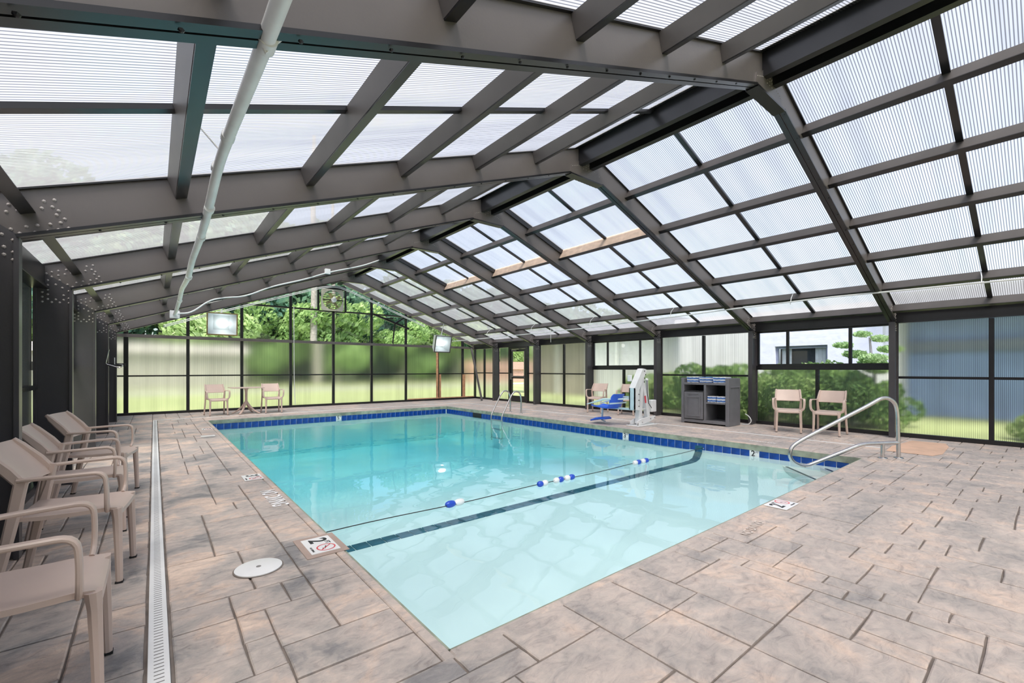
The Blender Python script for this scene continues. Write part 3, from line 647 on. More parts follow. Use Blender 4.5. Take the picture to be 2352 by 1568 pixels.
# ------------------------------------------------------------------ chairs
def chair():
    t = empty('armchair')
    # seat: gently dished slab rolling down in front
    g = G(); xs = [-.20, -.10, .05, .17, .225, .245, .248]; zs = [.452, .443, .442, .446, .440, .422, .40]
    vs = []; n_ = 7
    for x, z in zip(xs, zs):
        for k in range(n_):
            y = -.21+.42*k/(n_-1); vs.append((x, y*(1 if x < .1 else .985), z-.006*math.cos(PI*(y/.42))))
    m_ = len(vs); vs += [(x-(.016 if i//n_ > 3 else 0), y, z-.022*(1 if i//n_ < 5 else .5)) for i, (x, y, z) in enumerate(vs)]
    fs = [[i*n_+k, i*n_+k+1, (i+1)*n_+k+1, (i+1)*n_+k] for i in range(len(xs)-1) for k in range(n_-1)]
    fs += [[m_+q for q in reversed(f)] for f in fs]
    bd = [k for k in range(n_)]+[i*n_+n_-1 for i in range(1, len(xs))]+[(len(xs)-1)*n_+k for k in range(n_-2, -1, -1)]+[i*n_ for i in range(len(xs)-2, 0, -1)]
    fs += [[bd[i], bd[(i+1) % len(bd)], m_+bd[(i+1) % len(bd)], m_+bd[i]] for i in range(len(bd))]
    g.add(vs, fs); g.out('seat', 'plastic', t, True)
    for s in (-1, 1):
        G().sweep([(.222, s*.195, .435), (.226, s*.196, .37), (.232, s*.200, .2), (.237, s*.205, .008)], [.062, .042, .038, .034], [.05, .042, .036, .032], (0, 1, 0)).out('leg', 'plastic', t, True)
        G().sweep([(-.155, s*.222, .665), (-.19, s*.222, .45), (-.225, s*.226, .25), (-.27, s*.235, .008)], [.03, .032, .034, .036], [.058, .052, .046, .036], (0, 1, 0)).out('leg', 'plastic', t, True)
        G().sweep([(-.315, s*.207, .832), (-.285, s*.213, .79), (-.21, s*.218, .70), (-.155, s*.222, .625)], .030, [.02, .045, .055, .05], (0, 1, 0)).out('back_post', 'plastic', t, True)
        G().sweep([(-.150, s*.214, .64), (-.165, s*.208, .54), (-.185, s*.200, .44)], .022, [.035, .03, .045], (0, 1, 0)).out('back_brace', 'plastic', t, True)
        arm = fillet([(-.17, s*.226, .652), (-.02, s*.250, .658), (.185, s*.262, .664), (.192, s*.262, .56), (.190, s*.252, .47), (.185, s*.205, .435)], .055, 5)
        G().sweep(arm, .040, .019, (0, 1, 0)).out('armrest', 'plastic', t, True)
        for lx, ly in ((.237, .205), (-.27, .235)): G().box(lx-.018, lx+.018, s*ly-.018, s*ly+.018, 0, .009).out('foot_pad', 'rubber_and_shade', t)
    # backrest
    g = G(); pr = [(-.150, .61), (-.172, .645), (-.235, .73), (-.292, .80), (-.312, .829)]; n_ = 7; vs = []
    for x, z in pr:
        for k in range(n_):
            y = -.215+.43*k/(n_-1); vs.append((x-.018*math.cos(PI*y/.46), y, z))
    m_ = len(vs); vs += [(x-.014, y, z-.008) for x, y, z in vs]
    fs = [[i*n_+k, i*n_+k+1, (i+1)*n_+k+1, (i+1)*n_+k] for i in range(len(pr)-1) for k in range(n_-1)]; fs += [[m_+q for q in reversed(f)] for f in fs]
    bd = [k for k in range(n_)]+[i*n_+n_-1 for i in range(1, len(pr))]+[(len(pr)-1)*n_+k for k in range(n_-2, -1, -1)]+[i*n_ for i in range(len(pr)-2, 0, -1)]
    fs += [[bd[i], bd[(i+1) % len(bd)], m_+bd[(i+1) % len(bd)], m_+bd[i]] for i in range(len(bd))]
    g.add(vs, fs); g.out('backrest', 'plastic', t, True)
    return t
c0 = chair(); used = [False]
def place(fx, fy, ang, lab, grp):
    """fx, fy: middle of the seat's front edge"""
    c = c0 if not used[0] else copy_tree(c0); used[0] = True
    a = math.radians(ang); c.location = (fx-.25*math.cos(a), fy-.25*math.sin(a), .0025); c.rotation_euler = (0, 0, a); tag(c, lab, 'chair', grp)
gl_ = 'armchairs in a row along the left wall'; gr = 'armchairs against the right wall'; gt = 'armchairs at the far square table'
place(-.145, 2.42, 0, 'taupe plastic armchair nearest the camera, cropped by the left edge', gl_)
place(-.12, 3.66, -7, 'taupe plastic armchair second from the camera in the left wall row', gl_)
place(-.17, 4.74, 0, 'taupe plastic armchair third from the camera in the left wall row', gl_)
place(-.165, 5.88, -11, 'taupe plastic armchair farthest from the camera in the left wall row', gl_)
place(9.69, 3.29, 200, 'taupe plastic armchair right of the towel cabinet, under the blue slider window', gr)
place(9.80, 2.70, 184, 'taupe plastic armchair partly behind the stair handrail by the right wall', gr)
place(9.80, 8.32, 200, 'taupe plastic armchair left of the pool lift by the right wall', gr)
place(9.93, 7.33, 203, 'taupe plastic armchair half hidden behind the white pool lift', gr)
place(1.36, 14.20, 277, 'taupe plastic armchair left of the square table at the gable', gt)
place(2.66, 14.05, 271, 'taupe plastic armchair right of the square table at the gable', gt)

# table
t = tag(empty('square_table', (2.03, 14.47, .0025), math.radians(3)), 'taupe square pedestal table with splayed feet between two armchairs', 'table')
G().cbox(-.39, .39, -.39, .39, .72, .74, .008).out('tabletop', 'plastic', t)
G().tube([(0, 0, .26), (0, 0, .36), (0, 0, .6), (0, 0, .68), (0, 0, .722)], [.05, .034, .034, .045, .085], 16).out('pedestal', 'plastic', t, True)
for k in range(4):
    a = PI/4+k*PI/2+.15; cx, sy = math.cos(a), math.sin(a)
    G().sweep([(cx*.01, sy*.01, .33), (cx*.10, sy*.10, .20), (cx*.22, sy*.22, .085), (cx*.34, sy*.34, .018), (cx*.38, sy*.38, .012)], [.05, .055, .055, .055, .05], [.06, .05, .04, .028, .022], (-sy, cx, 0)).out('leg', 'plastic', t, True)

# ------------------------------------------------------------------ towel cabinet
cb = tag(empty('towel_cabinet', (9.66, 4.44, .0025)), 'grey resin towel cabinet with one door and open shelves by the right wall', 'cabinet')
W_, D_, H_ = 1.11, .56, 1.05   # y, x, z
g = G()
g.cbox(0, D_, 0, .075, .0, H_, .006).cbox(0, D_, W_-.075, W_, .0, H_, .006)
G().box(D_-.03, D_-.002, .076, W_-.076, .05, H_-.02).out('back_panel', 'rubber_and_shade', cb); g.cbox(.0, D_-.02, .07, W_-.07, .895, .945, .004); g.cbox(.0, D_-.02, .07, W_-.07, .03, .095, .004); g.box(.005, D_-.03, .51, .56, .09, .9)  # black back panel paints the shade inside the open shelves
g.out('cabinet_body', 'cab', cb)
G().box(-.001, D_, .08, .51, .475, .51).out('shelf', 'cab', cb); G().box(.02, D_-.03, .56, W_-.075, .735, .75).out('shelf', 'cab', cb)
G().box(.004, .012, .561, W_-.076, .098, .748).out('door_gap_shadow', 'rubber_and_shade', cb); dr = G().cbox(-.016, .002, .572, W_-.088, .112, .728, .006).out('door', 'cab', cb)  # thin black sheet paints the shadow gap around the door
g = G().cbox(-.030, -.015, .63, .97, .165, .195, .005).cbox(-.030, -.015, .63, .97, .60, .63, .005).cbox(-.030, -.015, .63, .66, .195, .60, .005).cbox(-.030, -.015, .94, .97, .195, .60, .005).cbox(-.028, -.015, .68, .92, .675, .70, .004); g.out('door_moulding', 'cab', dr)
g = G().cbox(.06, D_-.06, -.012, .0, .84, .87, .004).box(.05, .065, -.008, 0, .1, .86).box(D_-.065, D_-.05, -.008, 0, .1, .86).out('side_panel_moulding', 'cab', cb)
for x in (.0, D_-.06):
    for y in (0, W_-.06): pass
def towel(x, y, z, w, d_, h, lab, grp, mats, roll=False):
    t = tag(empty('folded_towel', (x, y, z)), lab, 'towel', grp)
    # folded body: rounded fold toward the pool with visible layers
    for k, mt in enumerate(mats):
        hh = h/len(mats); z0 = k*hh; n_ = 6
        pts = [(-d_/2+.006*math.sin(3*k), -w/2+.004*((k*7) % 3)), ]
        g = G(); prf = [(d_/2, z0), (-d_/2+hh*.5, z0), (-d_/2+hh*.15, z0+hh*.15), (-d_/2, z0+hh*.5), (-d_/2+hh*.15, z0+hh*.85), (-d_/2+hh*.5, z0+hh), (d_/2, z0+hh)]
        rows = []
        for j in range(n_+1):
            y = -w/2+w*j/n_; dz = .005*math.sin(j*1.7+k*2.1+x*9+y*20); dx = .004*math.sin(j*2.3+k)
            rows.append([(px+dx, y, pz+dz) for px, pz in prf])
        m_ = len(prf); vs = [p for rr_ in rows for p in rr_]
        fs = [[j*m_+i, j*m_+(i+1) % m_, (j+1)*m_+(i+1) % m_, (j+1)*m_+i] for j in range(n_) for i in range(m_)]+[list(range(m_)), [n_*m_+i for i in range(m_)][::-1]]
        g.add(vs, fs).out('towel_layer', mt, t, True)
B_, Wt = 'towel_blue', 'towel_white'
for ci, (yy, nm) in enumerate(((5.28, 'left'), (4.98, 'middle'), (4.66, 'right'))):
    for k in range(4):
        lev = ('bottom', 'second', 'third', 'top')[k]
        towel(9.84, yy+.004*k, .948+k*.032, .27, .30, .031, '%s folded blue and white towel of the %s stack on the cabinet top' % (lev, nm), 'towels stacked on the cabinet top', (B_, Wt) if (k+ci) % 2 else (Wt, B_))
for ci, (yy, nm) in enumerate(((4.83, 'left'), (4.62, 'right'))):
    for k in range(4):
        lev = ('bottom', 'second', 'third', 'top')[k]
        towel(9.83, yy, .513+k*.033, .195, .30, .032, '%s folded blue striped towel of the %s stack on the open shelf' % (lev, nm), 'towels stacked on the cabinet shelf', (B_, Wt) if k % 2 else (Wt, B_))
o = G().tube(fillet([(10.30, 4.44, .012), (10.28, 4.30, .012), (10.28, 4.22, .10), (10.30, 4.28, .20), (10.38, 4.40, .24)], .12, 6), .011, 8).out('hose_loop', 'offwhite', None, True)
tag(o, 'short loop of pale hose lying behind the towel cabinet', 'hose')

# ------------------------------------------------------------------ pool lift
lf = tag(empty('pool_lift', (0, 0, .0025)), 'white pool access lift with blue plastic seat and footrest on the right deck', 'lift')
G().cbox(8.12, 8.85, 5.66, 5.98, 0, .022, .004).out('base_plate', 'white', lf)
for x, y in ((8.16, 5.70), (8.16, 5.94), (8.81, 5.70), (8.81, 5.94)): G().cyl((x, y, .02), .012, .045, 2, 8).out('anchor_bolt', 'steelpol', lf)
for y in (5.73, 5.89):
    G().sweep([(8.16, y, .07), (8.30, y, .09), (8.62, y, .13), (8.86, y, .17)], .018, [.07, .13, .12, .06], (0, 1, 0)).out('base_bracket', 'white', lf, True)
    g = G()
    for x, z in ((8.19, .06), (8.35, .08), (8.66, .14), (8.82, .16)): g.cyl((x, y-.013*(1 if y < 5.8 else -1)-.008, z), .013, .016, 1, 8)
    g.out('bracket_bolts', 'steelpol', lf)
G().beam((8.33, 5.81, .05), (8.42, 5.81, 1.06), .11, .10).out('mast', 'white', lf)
G().beam((8.66, 5.81, .16), (8.46, 5.81, 1.04), .085, .075).out('rear_link', 'white', lf)
G().beam((8.36, 5.81, .36), (8.60, 5.81, .36), .03, .02).out('link_bar', 'white', lf)
g = G().prism([(8.10, .37), (8.27, .35), (8.27, .80), (8.53, 1.20), (8.52, 1.25), (8.42, 1.265), (8.385, 1.24), (8.10, .84)], 5.735, 5.76, 1); g.prism([(8.10, .37), (8.27, .35), (8.27, .80), (8.53, 1.20), (8.52, 1.25), (8.42, 1.265), (8.385, 1.24), (8.10, .84)], 5.86, 5.885, 1)
g.out('lift_arm', 'white', lf)
G().box(8.10, 8.12, 5.735, 5.885, .37, .84).out('arm_cover', 'lift_grey', lf)
G().prism([(8.098, .84), (8.383, 1.243), (8.42, 1.268), (8.43, 1.255), (8.395, 1.225), (8.112, .83)], 5.76, 5.86, 1).out('arm_cover', 'white', lf); G().box(8.12, 8.26, 5.762, 5.858, .37, .385).out('arm_bottom', 'white', lf)
G().cbox(8.16, 8.24, 5.90, 5.98, .98, 1.12, .01).out('hand_control', 'white', lf)
g = G()
for x, z in ((8.24, .70), (8.24, .57), (8.24, .44), (8.49, 1.13), (8.46, 1.05), (8.44, .97), (8.45, 1.21)): g.cyl((x, 5.724, z), .011, .012, 1, 8)
g.out('arm_bolts', 'rubber_and_shade', lf)
G().tube([(8.72, 5.81, .20), (8.67, 5.81, .62), (8.65, 5.81, 1.0)], [.035, .035, .03], 12).out('actuator', 'white', lf, True)
G().ball((8.65, 5.81, 1.01), .038, 12, 8).out('actuator_eye', 'white', lf, True)
G().tube([(8.62, 5.78, 1.0), (8.62, 5.77, .7), (8.66, 5.76, .48), (8.78, 5.76, .36)], .008, 6).out('power_cable', 'cable', lf)
G().cbox(8.76, 8.95, 5.75, 5.87, .28, .55, .012).out('battery_box', 'white', lf); G().cbox(8.95, 8.98, 5.77, 5.86, .33, .50, .006).out('battery_handle', 'rubber_and_shade', lf)
G().beam((8.475, 5.733, .66), (8.50, 5.733, .50), .05, .004, (0, -1, 0)).out('warning_label', 'red', lf)
# seat carrier toward the far end
G().beam((8.13, 5.80, .64), (8.13, 6.09, .635), .035, .035).beam((8.13, 6.09, .635), (8.13, 6.21, .37), .035, .035).out('carrier_arm', 'lift_grey', lf)
G().beam((8.13, 5.78, .375), (8.13, 6.60, .365), .04, .045).out('carrier_arm', 'lift_grey', lf)
G().beam((8.13, 5.90, .60), (7.92, 6.12, .59), .03, .03).beam((7.70, 6.10, .50), (8.28, 6.10, .50), .03, .03).out('seat_crossbar', 'lift_grey', lf)
g = G(); vs = []; n_ = 9
for i, (y, z) in enumerate(((6.22, .38), (6.16, .42), (6.12, .50), (6.09, .60), (6.05, .68), (6.03, .705))):
    for k in range(n_):
        a = -1+2*k/(n_-1); hw = .23*(1 if i < 4 else (1-.10*(i-3))); vs.append((7.99+a*hw, y+.05*a*a, z))
m_ = len(vs); vs += [(x, y-.025, z) for x, y, z in vs]; fs = [[i*n_+k, i*n_+k+1, (i+1)*n_+k+1, (i+1)*n_+k] for i in range(5) for k in range(n_-1)]; fs += [[m_+q for q in reversed(f_)] for f_ in fs]
bd = list(range(n_))+[i*n_+n_-1 for i in range(1, 6)]+[5*n_+k for k in range(n_-2, -1, -1)]+[i*n_ for i in range(4, 0, -1)]
fs += [[bd[i], bd[(i+1) % len(bd)], m_+bd[(i+1) % len(bd)], m_+bd[i]] for i in range(len(bd))]
g.add(vs, fs).out('seat_back', 'blue', lf, True)
g = G(); vs = []
for i, (y, z) in enumerate(((6.18, .40), (6.30, .385), (6.45, .39), (6.60, .405), (6.66, .42), (6.70, .415))):
    for k in range(n_):
        a = -1+2*k/(n_-1); vs.append((7.99+a*.225*(1 if i < 4 else .9), y, z+.03*a*a))
m_ = len(vs); vs += [(x, y, z-.025) for x, y, z in vs]; fs = [[i*n_+k, i*n_+k+1, (i+1)*n_+k+1, (i+1)*n_+k] for i in range(5) for k in range(n_-1)]; fs += [[m_+q for q in reversed(f_)] for f_ in fs]
fs += [[bd[i], bd[(i+1) % len(bd)], m_+bd[(i+1) % len(bd)], m_+bd[i]] for i in range(len(bd))]
g.add(vs, fs).out('seat', 'blue', lf, True)
for x in (7.76, 8.22): G().sweep([(x, 6.12, .60), (x, 6.34, .58), (x, 6.40, .56), (x, 6.79, .45)], .035, [.04, .05, .05, .02], (1, 0, 0)).out('armrest', 'lift_grey', lf, True)
G().beam((8.05, 6.58, .38), (8.05, 6.60, .07), .03, .03).out('footrest_post', 'lift_grey', lf)
G().sweep([(8.05, 6.42, .125), (8.05, 6.50, .135), (8.05, 6.66, .115), (8.05, 6.84, .06)], [.24, .32, .32, .26], [.03, .055, .055, .03], (1, 0, 0)).out('footrest', 'blue', lf, True)
G().beam((8.05, 6.60, .08), (8.05, 6.50, .05), .03, .02).out('footrest_bracket', 'lift_grey', lf)

# ------------------------------------------------------------------ handrail and ladder
def rp(s, z): return (8.15-.79*s, 1.38+.61*s, z)
h = tag(empty('stair_handrail', (0, 0, .0025)), 'brushed steel looped handrail over the corner steps of the pool', 'handrail')
G().tube(fillet([rp(0, 0), rp(.015, .66), rp(.06, .80), rp(.21, .865), rp(.42, .745), rp(1.40, .255), rp(1.56, .15), rp(1.56, -.03), rp(1.36, -.12), rp(1.18, -.055), rp(.52, .20), rp(.0, .215)], .12, 7), .0255, 16).out('rail_loop', 'steelpol', h, True)
G().tube([rp(.23, 0), rp(.23, .215)], .0255, 16).out('rail_post', 'steelpol', h, True)
for s in (0, .23): G().tube([rp(s, 0), rp(s, .006), rp(s, .012)], [.058, .056, .03], 20).out('rail_escutcheon', 'steelpol', h, True)
l = tag(empty('pool_ladder', (0, 0, .0025)), 'stainless steel pool ladder with two arched rails on the far right edge', 'ladder')
for y in (10.04, 9.55):
    G().tube(fillet([(8.10, y, 0), (8.10, y, .44), (8.04, y, .60), (7.86, y, .635), (7.74, y, .52), (7.42, y, -.02), (7.40, y, -.10), (7.42, y, -.75)], .10, 7), .021, 14).out('ladder_rail', 'steelpol', l, True)
    G().cyl((8.10, y, 0), .045, .010, 2, 18, .04).out('rail_escutcheon', 'steelpol', l)
for z in (-.17, -.42, -.67): G().cbox(7.37, 7.47, 9.57, 10.02, z-.012, z+.012, .004).out('ladder_tread', 'steelpol', l)

# ------------------------------------------------------------------ deck markers, skimmer lid
def ntile(x, y, rz, digit, lab, w=.30, hgt=.19, pad=False):
    t = tag(empty('depth_marker', (x, y, .0025), rz), lab, 'marker')
    if pad: G().cbox(-w/2-.05, w/2+.05, -hgt/2-.04, hgt/2+.045, -.002, .002, .001).out('mortar_bed', 'markpad', t)
    G().cbox(-w/2, w/2, -hgt/2, hgt/2, .0, .006, .0015).out('tile_face', 'decal', t)
    if digit:
        text(digit, .165, (-w*.27, 0, .0066), (0, 0, 0), 'ink', t, name='depth_number'); text('FT', .045, (-w*.06, hgt*.28, .0066), (0, 0, 0), 'ink', t, name='depth_unit')
        cx, cy, R1, R2 = w*.24, hgt*.10, .062, .053; k = 28; g = G()
        vs = [(cx+R1*math.cos(2*PI*i/k), cy+R1*math.sin(2*PI*i/k), .0068) for i in range(k)]+[(cx+R2*math.cos(2*PI*i/k), cy+R2*math.sin(2*PI*i/k), .0068) for i in range(k)]
        g.add(vs, [[i, (i+1) % k, k+(i+1) % k, k+i] for i in range(k)]); g.beam((cx-.042, cy+.042, .0066), (cx+.042, cy-.042, .0066), .007, .0008); g.out('no_diving_ring', 'red', t)
        G().beam((cx-.025, cy+.005, .0062), (cx+.02, cy-.012, .0062), .008, .0008).beam((cx+.005, cy-.02, .0062), (cx+.03, cy-.03, .0062), .006, .0008).out('diver_figure', 'ink', t)
        text('NO DIVING', .018, (w*.24, -hgt*.38, .0066), (0, 0, 0), 'ink', t, name='caption')
    return t
ntile(.915, 3.285, -PI/2, '2', 'white 2 FT no diving tile set in brown mortar on the left deck', pad=True)
ntile(.88, 5.83, -PI/2, '3', 'worn white 3 FT no diving tile farther along the left deck')
ntile(4.49, 1.585, 0, '2', 'white 2 FT no diving tile on the near deck edge')
ntile(.86, 11.15, -PI/2, '5', 'worn white marker tile on the left deck nearest the far pool corner', .26, .18)
ntile(.78, 9.97, -PI/2, None, 'small plain white marker tile on the left deck before the far corner', .16, .22)
o = text('NO DIVING', .19, (.895, 4.78, .0055), (0, 0, -PI/2), 'paint', None, .001, .66, 'painted_lettering'); tag(o, 'white painted no diving lettering on the left deck', 'lettering')
o = text('NO DIVING', .095, (3.65, 1.49, .0055), (0, 0, .12), 'paintfaint', None, .0004, .80, 'painted_lettering'); tag(o, 'faint cream no diving lettering on the near deck', 'lettering')
o = text('NO DIVING', .10, (8.10, 3.15, .0055), (0, 0, PI/2), 'paint', None, .0004, .8, 'painted_lettering'); tag(o, 'worn white lettering on the right deck above the 2 FT waterline tile', 'lettering')
sk = tag(empty('skimmer_lid', (.51, 3.155, .0025)), 'round white skimmer lid set in the left deck', 'lid')
G().tube([(0, 0, 0), (0, 0, .006), (0, 0, .009)], [.132, .132, .122], 40).out('lid_disc', 'decal', sk, True)
G().cyl((0, 0, .0085), .014, .002, 2, 14).out('finger_hole', 'slot', sk)
G().cyl((0, 0, -.001), .140, .002, 2, 40).out('lid_rim', 'joint', sk)

# ------------------------------------------------------------------ floodlights
def flood(x, y, z, rz, tilt, lab, trim, up, bar_):
    t = tag(empty('floodlight', (x, y, z)), lab, 'light'); t.rotation_euler = (tilt, 0, rz)
    w_, h_, d_ = .37, .32, .34
    vs = [(-w_, -.0, -h_), (w_, -.0, -h_), (w_, -.0, h_), (-w_, -.0, h_), (-w_*.62, d_, -h_*.6), (w_*.62, d_, -h_*.6), (w_*.62, d_, h_*.9), (-w_*.62, d_, h_*.9)]
    G().add(vs, [(0, 4, 7, 3), (1, 2, 6, 5), (3, 7, 6, 2), (0, 1, 5, 4), (4, 5, 6, 7)]).out('lamp_housing', 'white', t)
    iv = [(a*.93, b_+.004, c*.93) for a, b_, c in vs[:4]]+[(a*.85, b_*.8, c*.85) for a, b_, c in vs[4:]]
    G().add(iv, [(0, 3, 7, 4), (1, 5, 6, 2), (3, 2, 6, 7), (0, 4, 5, 1), (4, 7, 6, 5)]).out('reflector', 'reflector', t, fix=False)
    G().box(-w_, w_, -.02, .01, -h_, -h_+.035).box(-w_, w_, -.02, .01, h_-.03, h_).box(-w_, -w_+.03, -.02, .01, -h_+.035, h_-.03).box(w_-.03, w_, -.02, .01, -h_+.035, h_-.03).out('lens_rim', 'brass' if trim else 'purlin', t)
    yb_ = d_*.6-(h_+.5)*math.tan(tilt)*.6
    G().beam((bar_[0][0], yb_, bar_[0][1]), (bar_[1][0], yb_, bar_[1][1]), .04, .04).out('hanging_bar', 'purlin', t)
    G().ball((.03, .12, .02), .15, 18, 12, (1, .5, .72)).out('bulb', 'lamp', t, True)
    G().tube([(0, d_*.6, h_*.8), (0, d_*.6-(h_+.5)*math.tan(tilt)*.6, h_+up)], .018, 8).beam((-.12, d_*.6, h_*.93), (.12, d_*.6, h_*.93), .04, .02).out('mounting_bracket', 'offwhite', t)
    return t
flood(1.50, 14.85, 2.53, 0, .10, 'large floodlight with brass trim hanging left of the exhaust fan', True, .27, ((-.46, .42), (.50, .77)))
flood(8.47, 14.55, 2.20, math.radians(6), .22, 'large white floodlight hanging above the timber studs on the right', False, .50, ((-.66, 1.06), (.30, .71)))

# ------------------------------------------------------------------ exhaust fan
fn = tag(empty('exhaust_fan', (4.80, YG-.06, 3.65)), 'square exhaust fan with mossy louvres at the peak of the gable', 'fan')
k = 40; g = G(); vs = []; R0 = .335; q = .375
def sq(a):
    c, s = math.cos(a), math.sin(a); m_ = max(abs(c), abs(s)); return (q*c/m_, q*s/m_)
for y in (-.01, .01):
    for i in range(k):
        a = 2*PI*(i+.5)/k; vs.append((*[sq(a)[0]], y, sq(a)[1]))
    for i in range(k):
        a = 2*PI*(i+.5)/k; vs.append((R0*math.cos(a), y, R0*math.sin(a)))
fs = [[i, (i+1) % k, k+(i+1) % k, k+i] for i in range(k)]+[[2*k+i, 3*k+i, 3*k+(i+1) % k, 2*k+(i+1) % k] for i in range(k)]+[[k+i, k+(i+1) % k, 3*k+(i+1) % k, 3*k+i] for i in range(k)]+[[i, 2*k+i, 2*k+(i+1) % k, (i+1) % k] for i in range(k)]
g.add(vs, fs).out('fan_plate', 'fanplate', fn)
for i in range(10):
    z = -.31+i*.068; hw = math.sqrt(max(.0, .345**2-z*z))
    G().beam((-hw, .045, z), (hw, .045, z), .05, .010, (0, -.5, .87)).out('louvre_slat', 'slat', fn)
G().cyl((.03, -.08, 0), .085, .10, 1, 20).out('motor', 'white', fn, True); G().ball((.03, -.09, .05), .055, 12, 8).out('motor_cap', 'white', fn, True)
for i in range(4):
    a = i*PI/2+.5; G().beam((.03+.05*math.cos(a), .005, .05*math.sin(a)), (.03+.27*math.cos(a), .012, .27*math.sin(a)), .012, .10, (math.cos(a+PI/2), .5, math.sin(a+PI/2))).out('fan_blade', 'slat', fn)
G().beam((-.33, -.02, 0), (.36, -.02, 0), .015, .03).out('motor_bracket', 'steel_dark', fn)
g = G()
for i in range(8):
    a = 2*PI*(i+.5)/8; g.dome((.355*math.copysign(1, math.cos(a)) if i % 2 else .3*math.cos(a)*1.18, -.01, .355*math.copysign(1, math.sin(a)) if i % 2 == 0 else .3*math.sin(a)*1.18), .009, (0, -1, 0))
g.out('plate_screws', 'steel_dark', fn)

# ------------------------------------------------------------------ conduits, pipes
p = tag(empty('white_conduit', (0, 0, 0)), 'thick white plastic conduit hanging in waves under the left roof slope', 'conduit')
pts = fillet([(.33, -.9, 2.48), (.33, 1.0, 2.47), (.33, 1.94, 2.50), (.335, 3.05, 2.60), (.335, 3.55, 2.62), (.33, 4.13, 2.50), (.33, 4.86, 2.455), (.33, 6.1, 2.47), (.33, 6.75, 2.39), (.335, 8.6, 2.50), (.33, 9.29, 2.40), (.33, 10.6, 2.38), (.33, 11.60, 2.40)], .3, 5)
G().tube(pts, .030, 14).out('conduit_pipe', 'offwhite', p, True)
g = G()
for y, z in ((1.90, 2.50), (3.02, 2.60), (3.58, 2.62), (4.15, 2.50), (4.9, 2.455), (6.75, 2.39), (9.25, 2.40)): g.tube([(.333, y-.035, z), (.333, y+.035, z)], .036, 14)
g.out('coupling', 'offwhite', p, True)
G().tube([(.10, 3.30, 2.86), (.33, 3.35, 2.64)], .006, 6).out('hanger_strap', 'offwhite', p); G().tube([(.27, 1.86, 2.60), (.28, 1.86, 2.52), (.33, 1.9, 2.46), (.38, 1.87, 2.52)], .007, 6).out('hanger_strap', 'offwhite', p)
G().cbox(.25, .42, 11.58, 11.64, 2.32, 2.48, .008).out('junction_box', 'offwhite', p)
c2 = tag(empty('thin_conduit', (0, 0, 0)), 'thin white conduit waving along a rafter from the junction box to the ridge', 'conduit')
G().tube(fillet([(.38, 11.58, 2.42), (.62, 11.58, 2.45), (.93, 11.58, 2.76), (1.25, 11.58, 2.85), (1.60, 11.58, 2.90), (2.12, 11.58, 3.19), (2.9, 11.58, 3.47), (3.4, 11.58, 3.70), (4.3, 11.58, 4.0), (4.75, 11.58, 4.22)], .3, 5), .015, 8).out('conduit_pipe', 'offwhite', c2, True)
G().cbox(3.34, 3.47, 11.56, 11.64, 3.66, 3.79, .006).out('junction_box', 'offwhite', c2)
c3 = tag(empty('gable_conduit', (0, 0, 0)), 'pair of thin pale conduits following the rake of the gable', 'conduit')
for dz in (0, .045):
    G().tube(fillet([(.20, 15.66, 2.43+dz), (1.0, 15.66, 2.74+dz), (4.3, 15.66, 3.97+dz), (4.9, 15.66, 4.12+dz), (5.5, 15.66, 3.93+dz), (8.3, 15.66, 2.92+dz)], .25, 5), .012, 8).out('conduit_pipe', 'offwhite', c3, True)
c4 = tag(empty('sprinkler_pipe', (9.3, 0, 0)), 'long thin white pipe hung under the right roof slope', 'pipe')
G().tube([(0, -2.9, 2.49), (0, .3, 2.50), (0, 2.5, 2.53), (0, 4.2, 2.50), (0, 5.6, 2.46), (0, 8.1, 2.40), (0, 11, 2.38), (0, 14.4, 2.37), (-.35, 14.7, 2.34)], .013, 8).out('pipe_run', 'offwhite', c4, True)
for y in (.66, 3.13, 5.62, 8.06, 10.5, 12.9): G().tube([(0, y, 2.47), (.05, y, 2.60), (.20, y+.02, 2.70)], .007, 6).out('hanger_rod', 'offwhite', c4)
o = G().tube([(9.9, 10.2, 2.62), (9.9, 10.2, 2.12)], .008, 6).out('hanging_rod', 'offwhite'); tag(o, 'short white rod hanging down in front of the right eave', 'rod')
o = G().beam((10.35, 15.45, 2.12), (10.12, 14.35, .02), .07, .05).out('brace_post', 'purlin'); tag(o, 'slanted dark steel brace standing in the far right corner', 'brace')
# pole hooks on the left
hk = tag(empty('pole_hook', (0, 0, 0)), 'pair of bent pale metal pole hooks fixed to the left columns', 'hook')
G().tube(fillet([(-.66, 11.2, 1.62), (-.705, 11.2, 1.35), (-.50, 11.2, 1.275), (-.46, 11.2, 1.33), (-.50, 11.42, 1.34), (-.69, 11.62, 1.34)], .03, 3), .010, 8).out('hook_arm', 'steelpol', hk, True)
G().tube(fillet([(-.60, 11.6, 1.48), (-.60, 11.6, 1.34), (-.45, 11.62, 1.355)], .02, 3), .006, 8).out('hook_arm', 'offwhite', hk, True)
G().cbox(-.69, -.44, 11.61, 11.635, 1.31, 1.37, .003).out('hook_plate', 'steel_dark', hk)
o = G().tube([(3.56, 15.74, 3.3), (3.57, 15.74, 1.0), (3.60, 15.73, .10)], .010, 6).out('drop_wire', 'offwhite'); tag(o, 'thin pale wire dropping down a gable mullion to the deck', 'wire')

